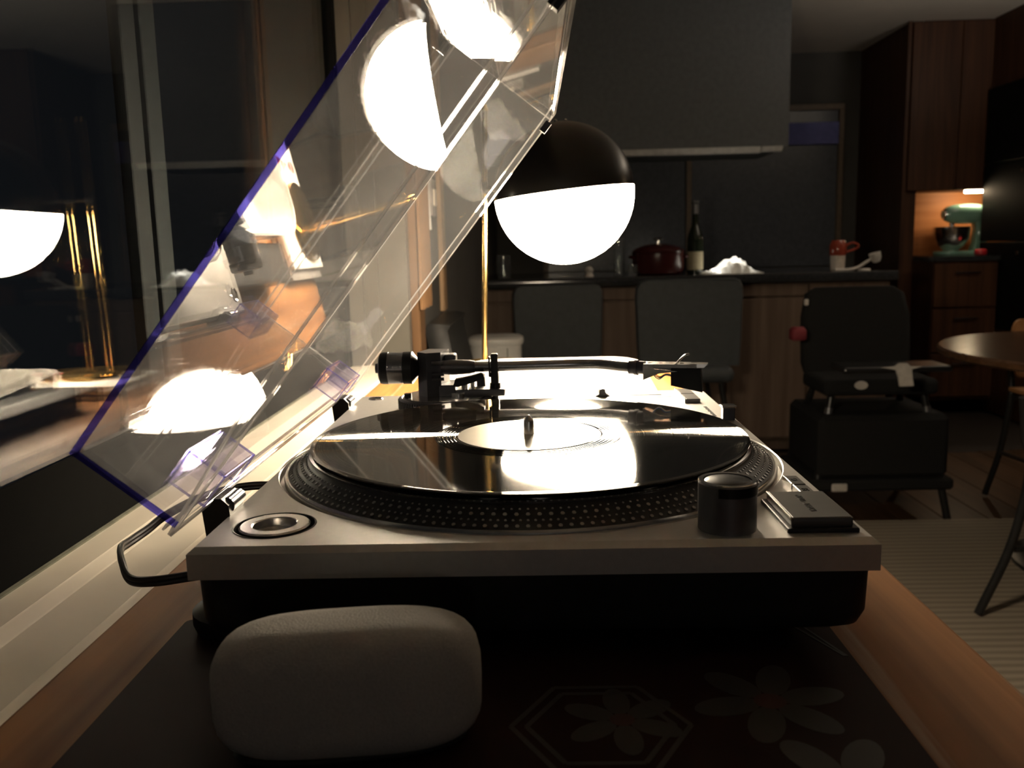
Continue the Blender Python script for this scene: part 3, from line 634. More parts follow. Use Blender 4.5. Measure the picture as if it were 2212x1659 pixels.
# small grey rounded speaker
def superell(bm, c, a, b, cc, n1, n2, rz, nu=40, nv=22):
    def sp(v, n): return math.copysign(abs(v)**(2/n), v)
    rings = []
    for j in range(nv+1):
        v = -PI/2+PI*j/nv; ring = []
        if j in (0, nv): ring = [Vector((0, 0, cc*(1 if j else -1)))]
        else:
            for i in range(nu):
                u = 2*PI*i/nu; ring.append(Vector((a*sp(math.cos(v), n1)*sp(math.cos(u), n2), b*sp(math.cos(v), n1)*sp(math.sin(u), n2), cc*sp(math.sin(v), n1))))
        rings.append(ring)
    R = Matrix.Rotation(rz, 3, 'Z'); V_ = [[bm.verts.new(R @ p+Vector(c)) for p in r] for r in rings]
    for A, B in zip(V_, V_[1:]):
        for i in range(nu):
            j = (i+1) % nu
            if len(A) == 1: bm.faces.new((A[0], B[j], B[i]))
            elif len(B) == 1: bm.faces.new((A[i], A[j], B[0]))
            else: bm.faces.new((A[i], A[j], B[j], B[i]))
SPK = mat('grey speaker fabric', (.50, .48, .45), .9, 0, .2, .1, 900, .2)
sp = thing('portable_speaker', 'small grey rounded speaker standing on the mat in front of the turntable', 'speaker', (.0965, -.071, Z0-.0636))
bm = BM(); superell(bm, (.0965, -.071, -.0350), .0570, .0235, .0283, 3.8, 3.2, .12); obj('speaker_body', bm, SPK, sp, dz=Z0, ang=80)
bm = BM(); superell(bm, (.0965, -.071, -.0605), .050, .020, .0032, 3, 3, .16, 32, 8); obj('rubber_sole', bm, BLACKRUB, sp, dz=Z0, ang=80)

# lamp: brass pole, black upper dome, lit opal bowl
LX, LY, LZ, LR = .2258, .8757, Z0+.2196, .1004
PY = .956          # the pole stands a little behind the bowl
STK = Z0-.0425     # top of the stack of magazines the lamp stands on
TILT = math.atan2(.019, .2003)
lp = thing('table_lamp', 'brass pole lamp with a glowing white bowl under a black dome', 'lamp', (.118, PY, STK))
bm = BM(); lathe(bm, [(.060, 0), (.062, .002), (.061, .007), (.056, .009), (0, .0095)], (.116, PY, STK), 56); obj('lamp_base', bm, BRASS, lp)
bm = BM(); pb = Vector((.0995, PY, STK+.008)); pt = pb+Vector((.0290, 0, 1)).normalized()*.385
cyl(bm, pb, pt, .0042, None, 24); cyl(bm, pt, pt+Vector((0, 0, .008)), .0052, .003, 20); obj('pole', bm, BRASS, lp)
ql = Quaternion((0, 1, 0), -TILT)
def dome(prof, m, nm):
    bm = BM(); lathe(bm, prof, (LX, LY, LZ), 72, ql, close=False); return obj(nm, bm, m, lp, ang=60)
n = 18
bowl = [(LR*math.sin(PI/2*i/n), -LR*math.cos(PI/2*i/n)) for i in range(n+1)]
bowl[0] = (0, -LR)
dome(bowl+[(LR-.003, 0), (LR*.5, -.0015), (0, -.0015)], OPAL, 'opal_bowl')
dome([(LR+.0006, .0004)]+[((LR+.0006)*math.cos(PI/2*i/n), .0004+(LR+.0006)*math.sin(PI/2*i/n)) for i in range(1, n)]+[(0, LR+.001), (0, LR-.001)]+[((LR-.0015)*math.sin(PI/2*i/n), .0004+(LR-.0015)*math.cos(PI/2*i/n)) for i in range(1, n)]+[(LR-.0015, .0004), (LR+.0006, .0004)], DOMEBLK, 'upper_dome')
bm = BM(); cyl(bm, (.1070, PY, Z0+.235), (.1430, PY-.0262, Z0+.229), .0032, None, 16); cyl(bm, (.1066, PY, Z0+.226), (.1072, PY, Z0+.245), .0055, None, 16); obj('pivot', bm, DOMEBLK, lp)
for a in (-.5, .12): 
    bm = BM(); lathe(bm, [(.0028, 0), (.0028, .002), (.0015, .0035), (0, .0036)], (LX+.0105*(a*2.2), LY-.012, LZ+LR-.0012), 12); obj('dome_screw', bm, CHROME, lp)
# white tray with upright rim
tr_ = thing('white_tray', 'white moulded plastic tray glowing under the lamp behind the turntable', 'tray', (.204, .685, TABLE))
def tl(ins, z, r): return [(x, y, z-(.80-y)/.24*.019*max(0, (z+.062)/.053)) for x, y in rrect(.086+ins, .3225-ins, .560+ins, .800-ins, max(r, .004), 8)]
zb_, zt_ = -.065, -.0085
bm = BM(); loft(bm, [tl(.020, zb_, .030), tl(.010, zb_+.001, .036), tl(.004, zb_+.010, .040), tl(0, zt_-.003, .042), tl(.0005, zt_, .042), tl(.0035, zt_+.0004, .039), tl(.0045, zt_-.002, .038), tl(.010, zb_+.014, .034), tl(.020, zb_+.006, .026), tl(.045, zb_+.004, .014)])
obj('tray_body', bm, WHITEPL, tr_, dz=Z0, ang=60)
cs = thing('flat_case', 'flat black case lying between the turntable and the white tray', 'case', (.055, .63, TABLE))
bm = BM(); box(bm, .028, .081, .482, .775, -.0649, -.045, .003, 2); obj('case_bottom', bm, BLACKRUB, cs, dz=Z0)
bm = BM(); box(bm, .028, .081, .482, .775, -.0445, -.032, .003, 2); obj('case_lid', bm, BLACKRUB, cs, dz=Z0)
# stack of magazines under the lamp, the top one printed red and white
REDP = mat('dark red print', (.36, .025, .03), .5)
PAPER = mat('white paper edges', (.80, .77, .70), .7, 0, .3, .05, 60)
def magazine(x0, x1, y0, y1, z0, z1, m, label):
    g = thing('magazine', label, 'magazine', ((x0+x1)/2, (y0+y1)/2, z0), 0, 'magazines stacked under the lamp')
    bm = BM(); box(bm, x0+.001, x1-.001, y0+.001, y1-.001, z0+.0006, z1-.0006); obj('pages', bm, PAPER, g)
    bm = BM(); box(bm, x0, x1, y0, y1, z1-.0006, z1); obj('cover', bm, m, g)
    bm = BM(); box(bm, x0, x1, y0, y1, z0, z0+.0006); obj('back_cover', bm, m, g)
    return g
z_ = TABLE
for x0, x1, y0, y1, h, m, lab in ((.040, .300, .845, 1.018, .0075, mat('brown magazine cover', (.16, .09, .05), .4), 'brown covered magazine at the bottom of the stack under the lamp'),
        (.030, .285, .850, 1.020, .0060, mat('grey magazine cover', (.30, .28, .26), .4), 'grey covered magazine in the middle of the stack under the lamp'),
        (.045, .310, .842, 1.014, .0082, WHITEPL, 'white magazine with dark red print on top of the stack, under the lamp base')):
    mg = magazine(x0, x1, y0, y1, z_+.0002, z_+h, m, lab); z_ += h+.0002
for i in range(3):
    bm = BM(); x = .190+i*.040
    prism(bm, [(x, .85), (x+.030, .85), (x+.030, .91), (x+.018, .965), (x, .94)], 'z', z_-.0001, z_+.0003); obj('printed_band', bm, REDP, mg)
    bm = BM(); P = [(x+.015+.010*math.cos(2*PI*k/16), .99+.014*math.sin(2*PI*k/16)) for k in range(16)]; prism(bm, P, 'z', z_-.0001, z_+.0003); obj('printed_dot', bm, REDP, mg)

# ================================================================== ROOM BEYOND
# rug
bm = BM(); pts = rrect(.62, 3.2, .55, 2.766, .01, 2); prism(bm, pts, 'z', .0003, .007)
rg = obj('rug', bm, stripes('beige striped rug', (.20, .165, .125), (.31, .26, .20), 9)); tag(rg, 'beige finely striped flat rug on the dark floor', 'rug')
# white round storage bin
sb = thing('storage_bin', 'white round-cornered storage bin with a small door, in front of the counter', 'bin', (.031, 2.93, 0))
def bl2(ins, z): return [(x, y, z) for x, y in rrect(-.066+ins, .128-ins, 2.83+ins, 3.03-ins, .07-ins, 8)]
bm = BM(); loft(bm, [bl2(.006, 0), bl2(0, .01), bl2(0, .676), bl2(.001, .680)]); obj('bin_body', bm, WHITEPL, sb)
bm = BM(); loft(bm, [bl2(-.006, .681), bl2(-.009, .690), bl2(-.007, .703), bl2(.004, .709), bl2(.04, .711)]); obj('bin_lid', bm, WHITEPL, sb)
bm = BM(); box(bm, .076, .079, 2.826, 2.84, .05, .672); obj('door_seam', bm, GASK, sb)
# dark shell chair beside the window end
DKLEA = mat('dark grey leather', (.020, .020, .020), .4, 0, .5, .1, 60)
DKMET = mat('black chair metal', (.02, .02, .02), .3, .3, .5)
ch_ = thing('leather_chair', 'dark grey leather chair with rounded back beside the far window end', 'chair', (.2, 1.69, 0))
def shell(bm, pts, th, prof):
    """sweep: pts = list of (x,y,z, halfwidth vec)"""
    lo = []
bm = BM()
def back_loft(bm, x0, x1, ylist, r=.05, th=.03, lean=0):
    pass
rows = [(.47, .012), (.60, -.004), (.74, -.030), (.83, -.050), (.872, -.058), (.884, -.050)]
loft(bm, [[(x-.004, 1.50, z), (x+.020, 1.488, z), (x+.046, 1.50, z-.004), (x+.052, 1.86, z-.004), (x+.03, 1.88, z), (x, 1.87, z)] for z, x in rows])
obj('backrest', bm, DKLEA, ch_, ang=60)
bm = BM(); box(bm, .02, .44, 1.49, 1.88, .41, .47, .02, 3); obj('seat', bm, DKLEA, ch_)
for x in (.04, .42):
    for y in (1.52, 1.85):
        bm = BM(); cyl(bm, (x, y, 0), (x, y, .41), .011, .014, 12); obj('leg', bm, DKMET, ch_)
# island, worktop
isl = thing('kitchen_island', 'dark brown panelled kitchen island behind the two black stools', 'cabinet', (.92, 4.2, 0))
bm = BM(); box(bm, -.065, 1.90, 3.91, 4.55, .06, .835); box(bm, -.03, 1.87, 3.96, 4.5, 0, .06); obj('body', bm, WALNUT2, isl)
for i in range(5):
    x0 = -.06+i*.393; bm = BM(); box(bm, x0, x0+.386, 3.893, 3.91, .075, .765, .003, 1); obj('panel', bm, WALNUT2, isl)
    bm = BM(); box(bm, x0, x0+.386, 3.893, 3.91, .775, .833, .003, 1); obj('rail', bm, WALNUT2, isl)
STONE = mat('dark polished stone', (.030, .031, .033), .12, 0, .5, .3, 90)
bm = BM(); box(bm, -.068, 1.93, 3.872, 4.72, .842, .886, .004, 2); wt = obj('worktop', bm, STONE); tag(wt, 'dark polished stone worktop on the kitchen island', 'worktop')
# black wall unit with a steel strip
ho = thing('black_wall_unit', 'large black boxed unit hanging over the worktop with a pale lower strip', 'cabinet', (.70, 4.48, 1.503))
bm = BM(); box(bm, -.068, 1.478, 4.18, 4.80, 1.503, CEIL-.002, .004, 1); obj('unit_body', bm, mat('matt black unit', (.096, .102, .108), .55, 0, .4), ho)
bm = BM(); prism(bm, [(4.165, 1.510), (4.18, 1.482), (4.215, 1.480), (4.215, 1.503), (4.182, 1.513)], 'x', .632, 1.335); obj('lower_strip', bm, mat('pale strip metal', (.60, .58, .55), .45, .2), ho, label='pale metal lower strip')
bm = BM(); prism(bm, [(4.165, 1.510), (4.18, 1.487), (4.215, 1.485), (4.215, 1.503), (4.182, 1.513)], 'x', 1.342, 1.446); obj('lower_strip', bm, bpy.data.materials['pale strip metal'], ho)
# stools
STOOLM = mat('black stool shell', (.060, .067, .072), .55, 0, .4, .1, 40)
def stool(x0, x1, y, top, label):
    s = thing('bar_stool', label, 'stool', ((x0+x1)/2, y+.2, 0), 0, 'stools at the island')
    bm = BM(); w2_ = (x1-x0)/2; cx = (x0+x1)/2
    P = [(-.94, 0), (-.97, .10), (-.99, .24), (-1, .30), (-.985, .34), (-.93, .365), (-.80, .375), (.80, .375), (.93, .365), (.985, .34), (1, .30), (.99, .24), (.97, .10), (.94, 0)]
    loft(bm, [[(cx+w2_*a*k, y+dy+.10*(a*k)**2, top-.375+b*k2+o_) for a, b in P] for k, k2, o_, dy in ((.97, .985, .003, 0), (1, 1, 0, .008), (1, 1, 0, .026), (.97, .985, .003, .034))])
    obj('backrest', bm, STOOLM, s, ang=50)
    bm = BM(); box(bm, cx-w2_*.8, cx+w2_*.8, y+.02, y+.40, top-.44, top-.37, .03, 3); obj('seat', bm, STOOLM, s)
    for sx_ in (-1, 1):
        for yy in (y+.04, y+.38):
            bm = BM(); cyl(bm, (cx+sx_*w2_*.85, yy+(yy-y-.21)*.2, 0), (cx+sx_*w2_*.55, yy, top-.44), .012, None, 12); obj('leg', bm, DKMET, s)
    bm = BM(); tube(bm, [(cx-w2_*.75, y+.03, .2), (cx+w2_*.75, y+.03, .2), (cx+w2_*.75, y+.40, .2), (cx-w2_*.75, y+.40, .2)], .009, 8, True); obj('foot_ring', bm, DKMET, s)
stool(.084, .488, 3.44, .872, 'black bar stool directly below the glowing lamp bowl')
stool(.610, 1.066, 3.24, .893, 'black bar stool below the red pot, right of the other stool')
# high chair
hc = thing('high_chair', 'black child high chair with white tags at the right end of the island', 'chair', (1.45, 3.05, 0))
BLKFAB = mat('black fabric', (.014, .014, .014), .9, 0, .2, .2, 200)
bm = BM(); loft(bm, [[(x, y0, z) for x, y0 in rrect(1.235+i_, 1.66-i_, 3.05+.02*k, 3.10+.02*k, .02, 3)] for z, i_, k in ((.50, .02, 0), (.56, 0, .2), (.74, 0, 1), (.83, .02, 2), (.855, .06, 2.2))]); obj('backrest', bm, BLKFAB, hc, ang=60)
bm = BM(); box(bm, 1.24, 1.66, 2.80, 3.08, .47, .53, .02, 3); obj('seat', bm, BLKFAB, hc)
bm = BM(); box(bm, 1.26, 1.64, 2.66, 2.82, .575, .597, .01, 2); obj('tray', bm, BLACKPL, hc)
for x0, x1 in ((1.29, 1.20), (1.62, 1.705)):
    for y0, y1 in ((2.86, 2.785), (3.06, 3.22)):
        bm = BM(); cyl(bm, (x1, y1, .0), (x0, y0, .50), .014, .014, 12); obj('leg', bm, DKMET, hc)
        if y0 < 3:
            bm = BM(); p0 = Vector((x0+(x1-x0)*.16, y0+(y1-y0)*.16, .42)); p1 = Vector((x0+(x1-x0)*.30, y0+(y1-y0)*.30, .35)); cyl(bm, p1, p0, .0155, None, 12); obj('metal_sleeve', bm, GREYMET, hc)
bm = BM(); box(bm, 1.19, 1.72, 2.775, 3.20, .115, .16, .01, 1); box(bm, 1.22, 1.70, 2.78, 3.18, .16, .40, .02, 1); obj('basket', bm, BLKFAB, hc)
TAGM = mat('pale tag', (.52, .49, .45), .7)
bm = BM(); prism(bm, [(1.385, .598), (1.43, .600), (1.445, .612), (1.475, .611), (1.485, .600), (1.525, .598), (1.49, .590), (1.495, .555), (1.500, .530), (1.450, .530), (1.445, .560), (1.435, .588)], 'y', 2.648, 2.654); obj('pale_cloth_tag', bm, TAGM, hc)
bm = BM(); P = [(1.372+.024*math.cos(2*PI*i/18), .512+.016*math.sin(2*PI*i/18)) for i in range(18)]; prism(bm, P, 'y', 2.794, 2.799); obj('oval_badge', bm, TAGM, hc)
bm = BM(); box(bm, 1.268, 1.325, 2.767, 2.774, .118, .148, .004, 1); obj('label_plate', bm, TAGM, hc)
bm = BM(); box(bm, 1.232, 1.248, 3.04, 3.048, .79, .815, .003, 1); obj('strap_clip', bm, TAGM, hc)
rb = BM(); loft(rb, [[(x, y, z) for x, y in rrect(1.165+i_, 1.222-i_, 2.96+i_, 3.02-i_, .012, 3)] for z, i_ in ((.662, .004), (.668, 0), (.700, 0), (.712, .008))])
o = obj('red_pouch', rb, mat('red pouch fabric', (.20, .022, .03), .7), hc, ang=60)
# things on the worktop
WZ = .886
RED = mat('dark red enamel', (.050, .010, .010), .22, 0, .5, .05, 30)
pt_ = thing('cooking_pot', 'dark red enamel cooking pot with lid on the island worktop', 'pot', (.815, 4.10, WZ))
c_ = (.812, 4.10, WZ)
bm = BM(); lathe(bm, [(.105, 0), (.122, .008), (.130, .03), (.131, .105), (.134, .110), (.125, .110), (.122, .03), (.0, .012)], c_, 44); obj('pot_body', bm, RED, pt_)
bm = BM(); lathe(bm, [(.131, .111), (.132, .117), (.118, .130), (.070, .148), (.020, .154), (0, .154)], c_, 44); obj('pot_lid', bm, RED, pt_)
bm = BM(); lathe(bm, [(.010, .150), (.010, .168), (.026, .172), (.027, .180), (.020, .184), (0, .185)], c_, 28); obj('lid_knob', bm, CHROME, pt_)
for s in (-1, 1):
    bm = BM(); tube(bm, spline([(c_[0]+s*.126, c_[1]-.05, WZ+.088), (c_[0]+s*.141, c_[1]-.03, WZ+.090), (c_[0]+s*.141, c_[1]+.03, WZ+.090), (c_[0]+s*.126, c_[1]+.05, WZ+.088)], 6), .009, 10); obj('pot_handle', bm, RED, pt_)
bt = thing('wine_bottle', 'tall dark glass bottle with a pale label right of the red pot', 'bottle', (.998, 4.10, WZ))
DKGL = mat('dark bottle glass', (.012, .016, .010), .06, 0, .5)
c_ = (.998, 4.10, WZ)
bm = BM(); lathe(bm, [(.036, 0), (.040, .006), (.040, .165), (.036, .195), (.020, .235), (.0155, .26), (.0150, .345), (.017, .348), (.017, .358), (0, .359)], c_, 32); obj('bottle_glass', bm, DKGL, bt)
bm = BM(); lathe(bm, [(.0405, .020), (.0405, .110)], c_, 32, close=False); obj('bottle_label', bm, mat('aged label paper', (.30, .26, .17), .7), bt)
bm = BM(); lathe(bm, [(.0158, .295), (.0158, .350), (.0175, .352), (.0175, .362), (0, .363)], c_, 24, close=False); obj('foil_cap', bm, GREYMET, bt)
# crumpled white bag
bm = BM(); random.seed(3)
G = 22
H = {}
for i in range(G+1):
    for j in range(9):
        u, v = i/G, j/8; x = 1.015+.285*u; y = 3.93+.16*v
        prof = (math.sin(PI*min(1, u*1.05))**.7)*(.020+.062*math.exp(-((u-.62)/.22)**2)+.022*math.exp(-((u-.38)/.12)**2))*math.sin(PI*(.12+.76*v))
        h = max(.006, prof+random.uniform(-.008, .008)) if 0 < j < 8 and 0 < i < G else .004
        H[i, j] = bm.verts.new((x+random.uniform(-.003, .003), y+random.uniform(-.006, .006), WZ+h))
for i in range(G):
    for j in range(8): bm.faces.new((H[i, j], H[i+1, j], H[i+1, j+1], H[i, j+1]))
edge = [H[i, 0] for i in range(G+1)]+[H[G, j] for j in range(1, 9)]+[H[i, 8] for i in range(G-1, -1, -1)]+[H[0, j] for j in range(7, 0, -1)]
low = [bm.verts.new((v.co.x, v.co.y, WZ+.0005)) for v in edge]
for i in range(len(edge)): bm.faces.new((edge[i], edge[(i+1) % len(edge)], low[(i+1) % len(edge)], low[i]))
bm.faces.new(low)
o = obj('crumpled_cloth', bm, mat('white cloth', (.90, .90, .86), .32, 0, .9), ang=25); tag(o, 'crumpled white cloth lying on the worktop right of the bottle', 'cloth')
# paper cup, white gadget, glasses
cpt = thing('red_tumbler', 'small white tumbler with glossy red top near the right end of the worktop', 'cup', (1.70, 4.03, WZ))
bm = BM(); lathe(bm, [(.030, 0), (.034, .004), (.036, .075), (0, .075)], (1.69, 4.03, WZ), 28); obj('cup_body', bm, mat('dull white cup', (.50, .44, .38), .4), cpt)
bm = BM(); lathe(bm, [(.037, .075), (.040, .082), (.041, .125), (.030, .150), (0, .152)], (1.69, 4.03, WZ), 28); obj('cup_top', bm, mat('glossy red top', (.26, .045, .025), .15), cpt)
bm = BM(); tube(bm, spline([(1.722, 4.03, WZ+.120), (1.762, 4.03, WZ+.135), (1.790, 4.03, WZ+.118), (1.762, 4.03, WZ+.100), (1.725, 4.03, WZ+.090)], 6), .006, 10); obj('cup_handle', bm, bpy.data.materials['glossy red top'], cpt)
gd = thing('white_ladle', 'white ladle lying with raised bowl at the right end of the worktop', 'ladle', (1.80, 3.97, WZ))
WM = mat('dull white ceramic', (.55, .52, .48), .35)
bm = BM(); tube(bm, spline([(1.655, 3.96, WZ+.006), (1.72, 3.96, WZ+.007), (1.765, 3.965, WZ+.016), (1.815, 3.97, WZ+.045), (1.845, 3.97, WZ+.058)], 6), .007, 10); obj('handle', bm, WM, gd)
bm = BM(); lathe(bm, [(0, -.004), (.016, 0), (.026, .018), (.029, .046), (.026, .046), (.022, .018), (.0, .004)], (1.860, 3.97, WZ+.040), 24, Quaternion((0, 1, 0), -.3)); obj('ladle_bowl', bm, WM, gd)
bm = BM(); lathe(bm, [(.028, 0), (.030, .003), (.026, .010), (.0, .011)], (1.80, 3.97, WZ), 20); obj('foot', bm, WM, gd)
CLG = clear('drinking glass', (.9, .92, .92), 1.5, .05)
def tumbler(name, lab, cat, x, y, r, h, ribs=0):
    bm = BM(); prof = [(r*.8, 0), (r*.85, .003)]
    if ribs:
        for i in range(ribs*2+1): prof.append((r*(.93 if i % 2 else 1), .006+(h-.006)*i/(ribs*2)))
    else: prof += [(r, h*.5), (r*.95, h)]
    prof += [(prof[-1][0]-.003, h), (r*.8-.002, .008), (0, .006)]
    lathe(bm, prof, (x, y, WZ), 28); o = obj(name, bm, CLG); tag(o, lab, cat); return o
tumbler('ribbed_glass', 'tall ribbed clear glass just left of the red pot', 'glass', .615, 4.12, .030, .19, 8)
tumbler('salt_jar', 'short clear glass jar at the foot of the red pot', 'jar', .672, 3.99, .026, .055)
tumbler('drinking_glass', 'clear drinking glass on the worktop just right of the brass pole', 'glass', .03, 4.06, .038, .115)
bm = BM(); lathe(bm, [(.020, 0), (.022, .004), (.016, .020), (.022, .034), (.012, .050), (0, .052)], (.455, 3.96, WZ), 20); o = obj('white_shaker', bm, WM); tag(o, 'small white shaker on the worktop beneath the lamp bowl', 'shaker')

# kitchen corner on the right
bc = thing('base_cabinet', 'dark walnut base cabinet with drawers below the mixer niche', 'cabinet', (3.0, 5.0, 0))
bm = BM(); box(bm, 2.502, 2.872, 4.80, 5.328, .08, .895); obj('body', bm, WALNUT, bc)
for i in range(3):
    bm = BM(); box(bm, 2.506, 2.868, 4.782, 4.80, .10+i*.265, .355+i*.265, .003, 1); d = obj('drawer', bm, WALNUT, bc)
    bm = BM(); cyl(bm, (2.62, 4.765, .30+i*.265), (2.76, 4.765, .30+i*.265), .005, None, 10); obj('handle', bm, DARKCHROME, d)
bm = BM(); prism(bm, [(2.502, 4.77), (2.872, 4.77), (2.872, 5.034), (3.3, 5.034), (3.3, 5.308), (2.502, 5.308)], 'z', .897, .925); o = obj('niche_worktop', bm, STONE); tag(o, 'dark worktop inside the lit niche under the mixer', 'worktop')
uc = thing('upper_cabinet', 'dark walnut wall cabinet above the lit mixer niche', 'cabinet', (2.9, 5.2, 1.31))
bm = BM(); box(bm, 2.502, 3.4, 5.06, 5.328, 1.312, CEIL-.002); obj('body', bm, WALNUT, uc)
bm = BM(); box(bm, 2.434, 2.72, 5.044, 5.06, 1.315, CEIL-.01, .003, 1); obj('door', bm, WALNUT, uc)
bm = BM(); box(bm, 2.724, 3.1, 5.044, 5.06, 1.315, CEIL-.01, .003, 1); obj('door', bm, WALNUT, uc)
bm = BM(); box(bm, 2.80, 2.95, 5.07, 5.10, 1.296, 1.311, .002, 1); obj('light_strip', bm, glow('niche light', (1, .76, .48), 75), uc)
NB = wood('orange niche panel', (.42, .15, .045), (.58, .24, .085), .5, (2, 26, 26))
bm = BM(); box(bm, 2.50, 3.4, 5.31, 5.329, .926, 1.311); struct('wall_niche_panel', bm, NB)
bm = BM(); box(bm, 2.410, 2.430, 5.062, 5.075, .0, CEIL); struct('wall_niche_side', bm, WALNUT)
# mixer
MINT = mat('pale green enamel', (.22, .42, .33), .2, 0, .5, .03, 20, 0, .5)
mx_ = thing('stand_mixer', 'pale green stand mixer with steel bowl in the lit niche', 'mixer', (2.79, 5.125, .926))
my = 5.125
bm = BM(); superell(bm, (2.825, my, 1.172), .140, .058, .060, 2.6, 2.6, 0, 32, 16); obj('mixer_head', bm, MINT, mx_, ang=80)
bm = BM(); cyl(bm, (2.690, my, 1.172), (2.702, my, 1.172), .030, .036, 24); obj('hub_cap', bm, CHROME, mx_)
bm = BM(); loft(bm, [[(x, y, z) for x, y in rrect(2.865+i_, 2.955-i_*.2, my-.04, my+.04, .02, 4)] for z, i_ in ((.945, 0), (1.00, .015), (1.08, .018), (1.14, .005))]); obj('mixer_column', bm, MINT, mx_, ang=60)
bm = BM(); loft(bm, [[(x, y, z) for x, y in rrect(2.655+i_, 2.965-i_, my-.085+i_, my+.085-i_, .06, 6)] for z, i_ in ((.926, .004), (.930, 0), (.944, 0), (.950, .006))]); obj('mixer_foot', bm, MINT, mx_, ang=60)
bm = BM(); lathe(bm, [(.045, 0), (.050, .010), (.075, .030), (.100, .075), (.106, .145), (.103, .145), (.096, .075), (.07, .034), (0, .016)], (2.748, my, .951), 40); obj('mixing_bowl', bm, CHROME, mx_)
bm = BM(); cyl(bm, (2.748, my, 1.04), (2.748, my, 1.125), .012, .016, 16); obj('beater_shaft', bm, CHROME, mx_)
bm = BM(); lathe(bm, [(.028, 0), (.034, .006), (.034, .026), (.026, .034), (0, .036)], (2.835, 4.93, .926), 24); o = obj('red_bowl', bm, mat('red plastic', (.6, .03, .04), .35)); tag(o, 'small red round pot beside the green mixer foot', 'pot')
# oven tower
ot = thing('oven_tower', 'tall black built-in oven stack at the right edge of the kitchen', 'oven', (3.25, 4.6, 0))
OVB = mat('black oven side', (.006, .006, .006), .6, 0, .08)
bm = BM(); box(bm, 2.885, 3.55, 4.22, 5.03, 0, .497); obj('lower_cabinet', bm, WALNUT, ot)
bm = BM(); box(bm, 2.900, 3.55, 4.22, 5.03, 1.888, CEIL-.002); obj('upper_cabinet', bm, WALNUT, ot)
for z0, z1 in ((.500, 1.00), (1.004, 1.45), (1.454, 1.885)):
    bm = BM(); box(bm, 2.875, 3.55, 4.20, 5.03, z0, z1, .004, 1); d = obj('oven', bm, OVB, ot)
    bm = BM(); cyl(bm, (2.92, 4.165, z1-.035), (3.50, 4.165, z1-.035), .008, None, 12); obj('handle', bm, DARKCHROME, d)
    bm = BM(); cyl(bm, (2.876, 4.60, z1-.06), (2.869, 4.60, z1-.06), .012, None, 14); obj('side_screw', bm, CHROME, d)
bm = BM(); box(bm, 2.89, 3.545, 4.20, 4.22, .10, .49, .003, 1); obj('drawer', bm, WALNUT, ot)

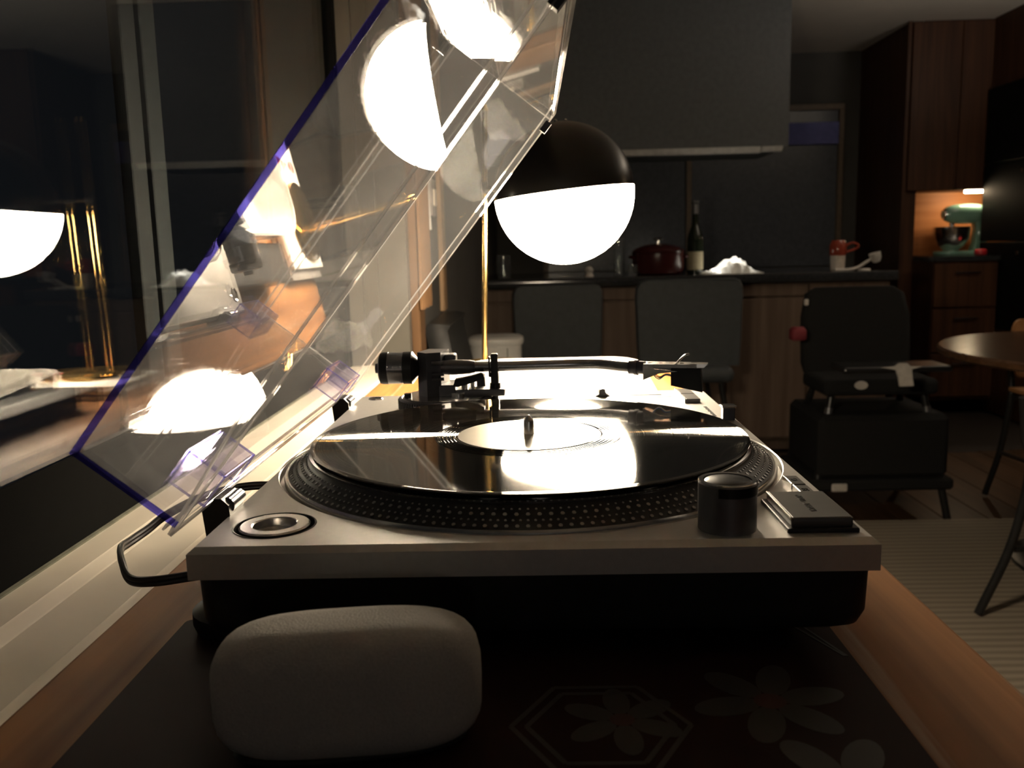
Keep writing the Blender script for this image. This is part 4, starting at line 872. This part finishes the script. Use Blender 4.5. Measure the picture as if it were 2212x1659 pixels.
# dining table and chairs
dt = thing('dining_table', 'round dark wooden dining table at the right edge beyond the rug', 'table', (1.99, 2.25, 0))
DTW = wood('dark dining table wood', (.05, .024, .012), (.09, .045, .022), .2, (3, 40, 40))
bm = BM(); lathe(bm, [(.0, .672), (.535, .672), (.548, .680), (.548, .694), (.540, .700), (0, .700)], (1.99, 2.25, 0), 72); obj('tabletop', bm, DTW, dt)
bm = BM(); lathe(bm, [(.30, .0075), (.30, .02), (.06, .05), (.035, .12), (.035, .62), (.10, .6715)], (1.99, 2.25, 0), 36); obj('pedestal', bm, DKMET, dt)
CHW = wood('bent orange plywood', (.26, .12, .045), (.38, .19, .08), .4, (20, 20, 2))
def dining(x, y, rz, top, label):
    c = thing('dining_chair', label, 'chair', (x, y, 0), rz, 'plywood chairs at the dining table')
    # local: chair faces +y, backrest at y=-.22
    bm = BM(); P = rrect(-.22, .22, top-.22, top, .06, 5)
    loft(bm, [[(a, -.21+.10*(a/.22)**2-.04*(b-top+.22)/.2-d_, b) for a, b in P] for d_ in (0, .012)]); obj('backrest', bm, CHW, c, local=True, ang=60)
    bm = BM(); loft(bm, [[(a, b, z+.02*(a/.22)**2) for a, b in rrect(-.22, .22, -.20, .22, .07, 5)] for z in (.44, .453)]); obj('seat', bm, CHW, c, local=True, ang=60)
    for s in (-1, 1):
        bm = BM(); tube(bm, spline([(s*.17, -.235, top-.12), (s*.175, -.22, .52), (s*.18, -.20, .43), (s*.19, -.23, .22), (s*.205, -.30, .013)], 6), .012, 12); obj('leg', bm, DKMET, c, local=True)
        bm = BM(); tube(bm, [(s*.17, .17, .435), (s*.20, .22, .013)], .012, 12); obj('leg', bm, DKMET, c, local=True)
        bm = BM(); tube(bm, [(s*.193, -.222, .20), (s*.193, .20, .22)], .008, 10); obj('side_brace', bm, DKMET, c, local=True)
    bm = BM(); tube(bm, [(-.18, -.19, .425), (.18, -.19, .425)], .010, 10); tube(bm, [(-.17, .17, .43), (.17, .17, .43)], .010, 10); obj('seat_rail', bm, DKMET, c, local=True)
    return c
dining(1.69, 1.71, -PI/2, .745, 'orange plywood dining chair with black metal legs at the right edge')
dining(2.19, 2.77, PI, .725, 'brown plywood dining chair on the far side of the round table')

# by the window end: switch, cord, hanging fabric
bm = BM(); box(bm, WALLX, WALLX+.010, 1.74, 1.82, 1.125, 1.215, .002, 1); sw = obj('light_switch', bm, mat('grey switch plate', (.34, .32, .30), .5)); tag(sw, 'grey wall switch plate on the dark wall beyond the window', 'switch')
bm = BM(); box(bm, WALLX+.0095, WALLX+.014, 1.762, 1.798, 1.15, 1.19, .001, 1); obj('rocker', bm, SILL, sw)
bm = BM(); tube(bm, spline([(WALLX+.012, 1.55, 1.42), (WALLX+.016, 1.56, 1.30), (WALLX+.014, 1.60, 1.20), (WALLX+.015, 1.62, 1.09)], 6), .0045, 8); o = obj('pull_cord', bm, WHITEPL); tag(o, 'pale cord hanging on the wall left of the switch', 'cord')
bm = BM()
P = [(YJ+.03+.012*i, WALLX+.024+.006*math.sin(i*1.3)) for i in range(12)]
lo = [(x, y) for y, x in P]+[(x-.004, y) for y, x in P[::-1]]
prism(bm, lo, 'z', .925, 1.62); o = obj('hanging_cloth', bm, mat('tan hanging cloth', (.18, .10, .05), .85, 0, .2, .1, 60, .3)); tag(o, 'tan brown cloth hanging from the wall at the far window end', 'cloth')
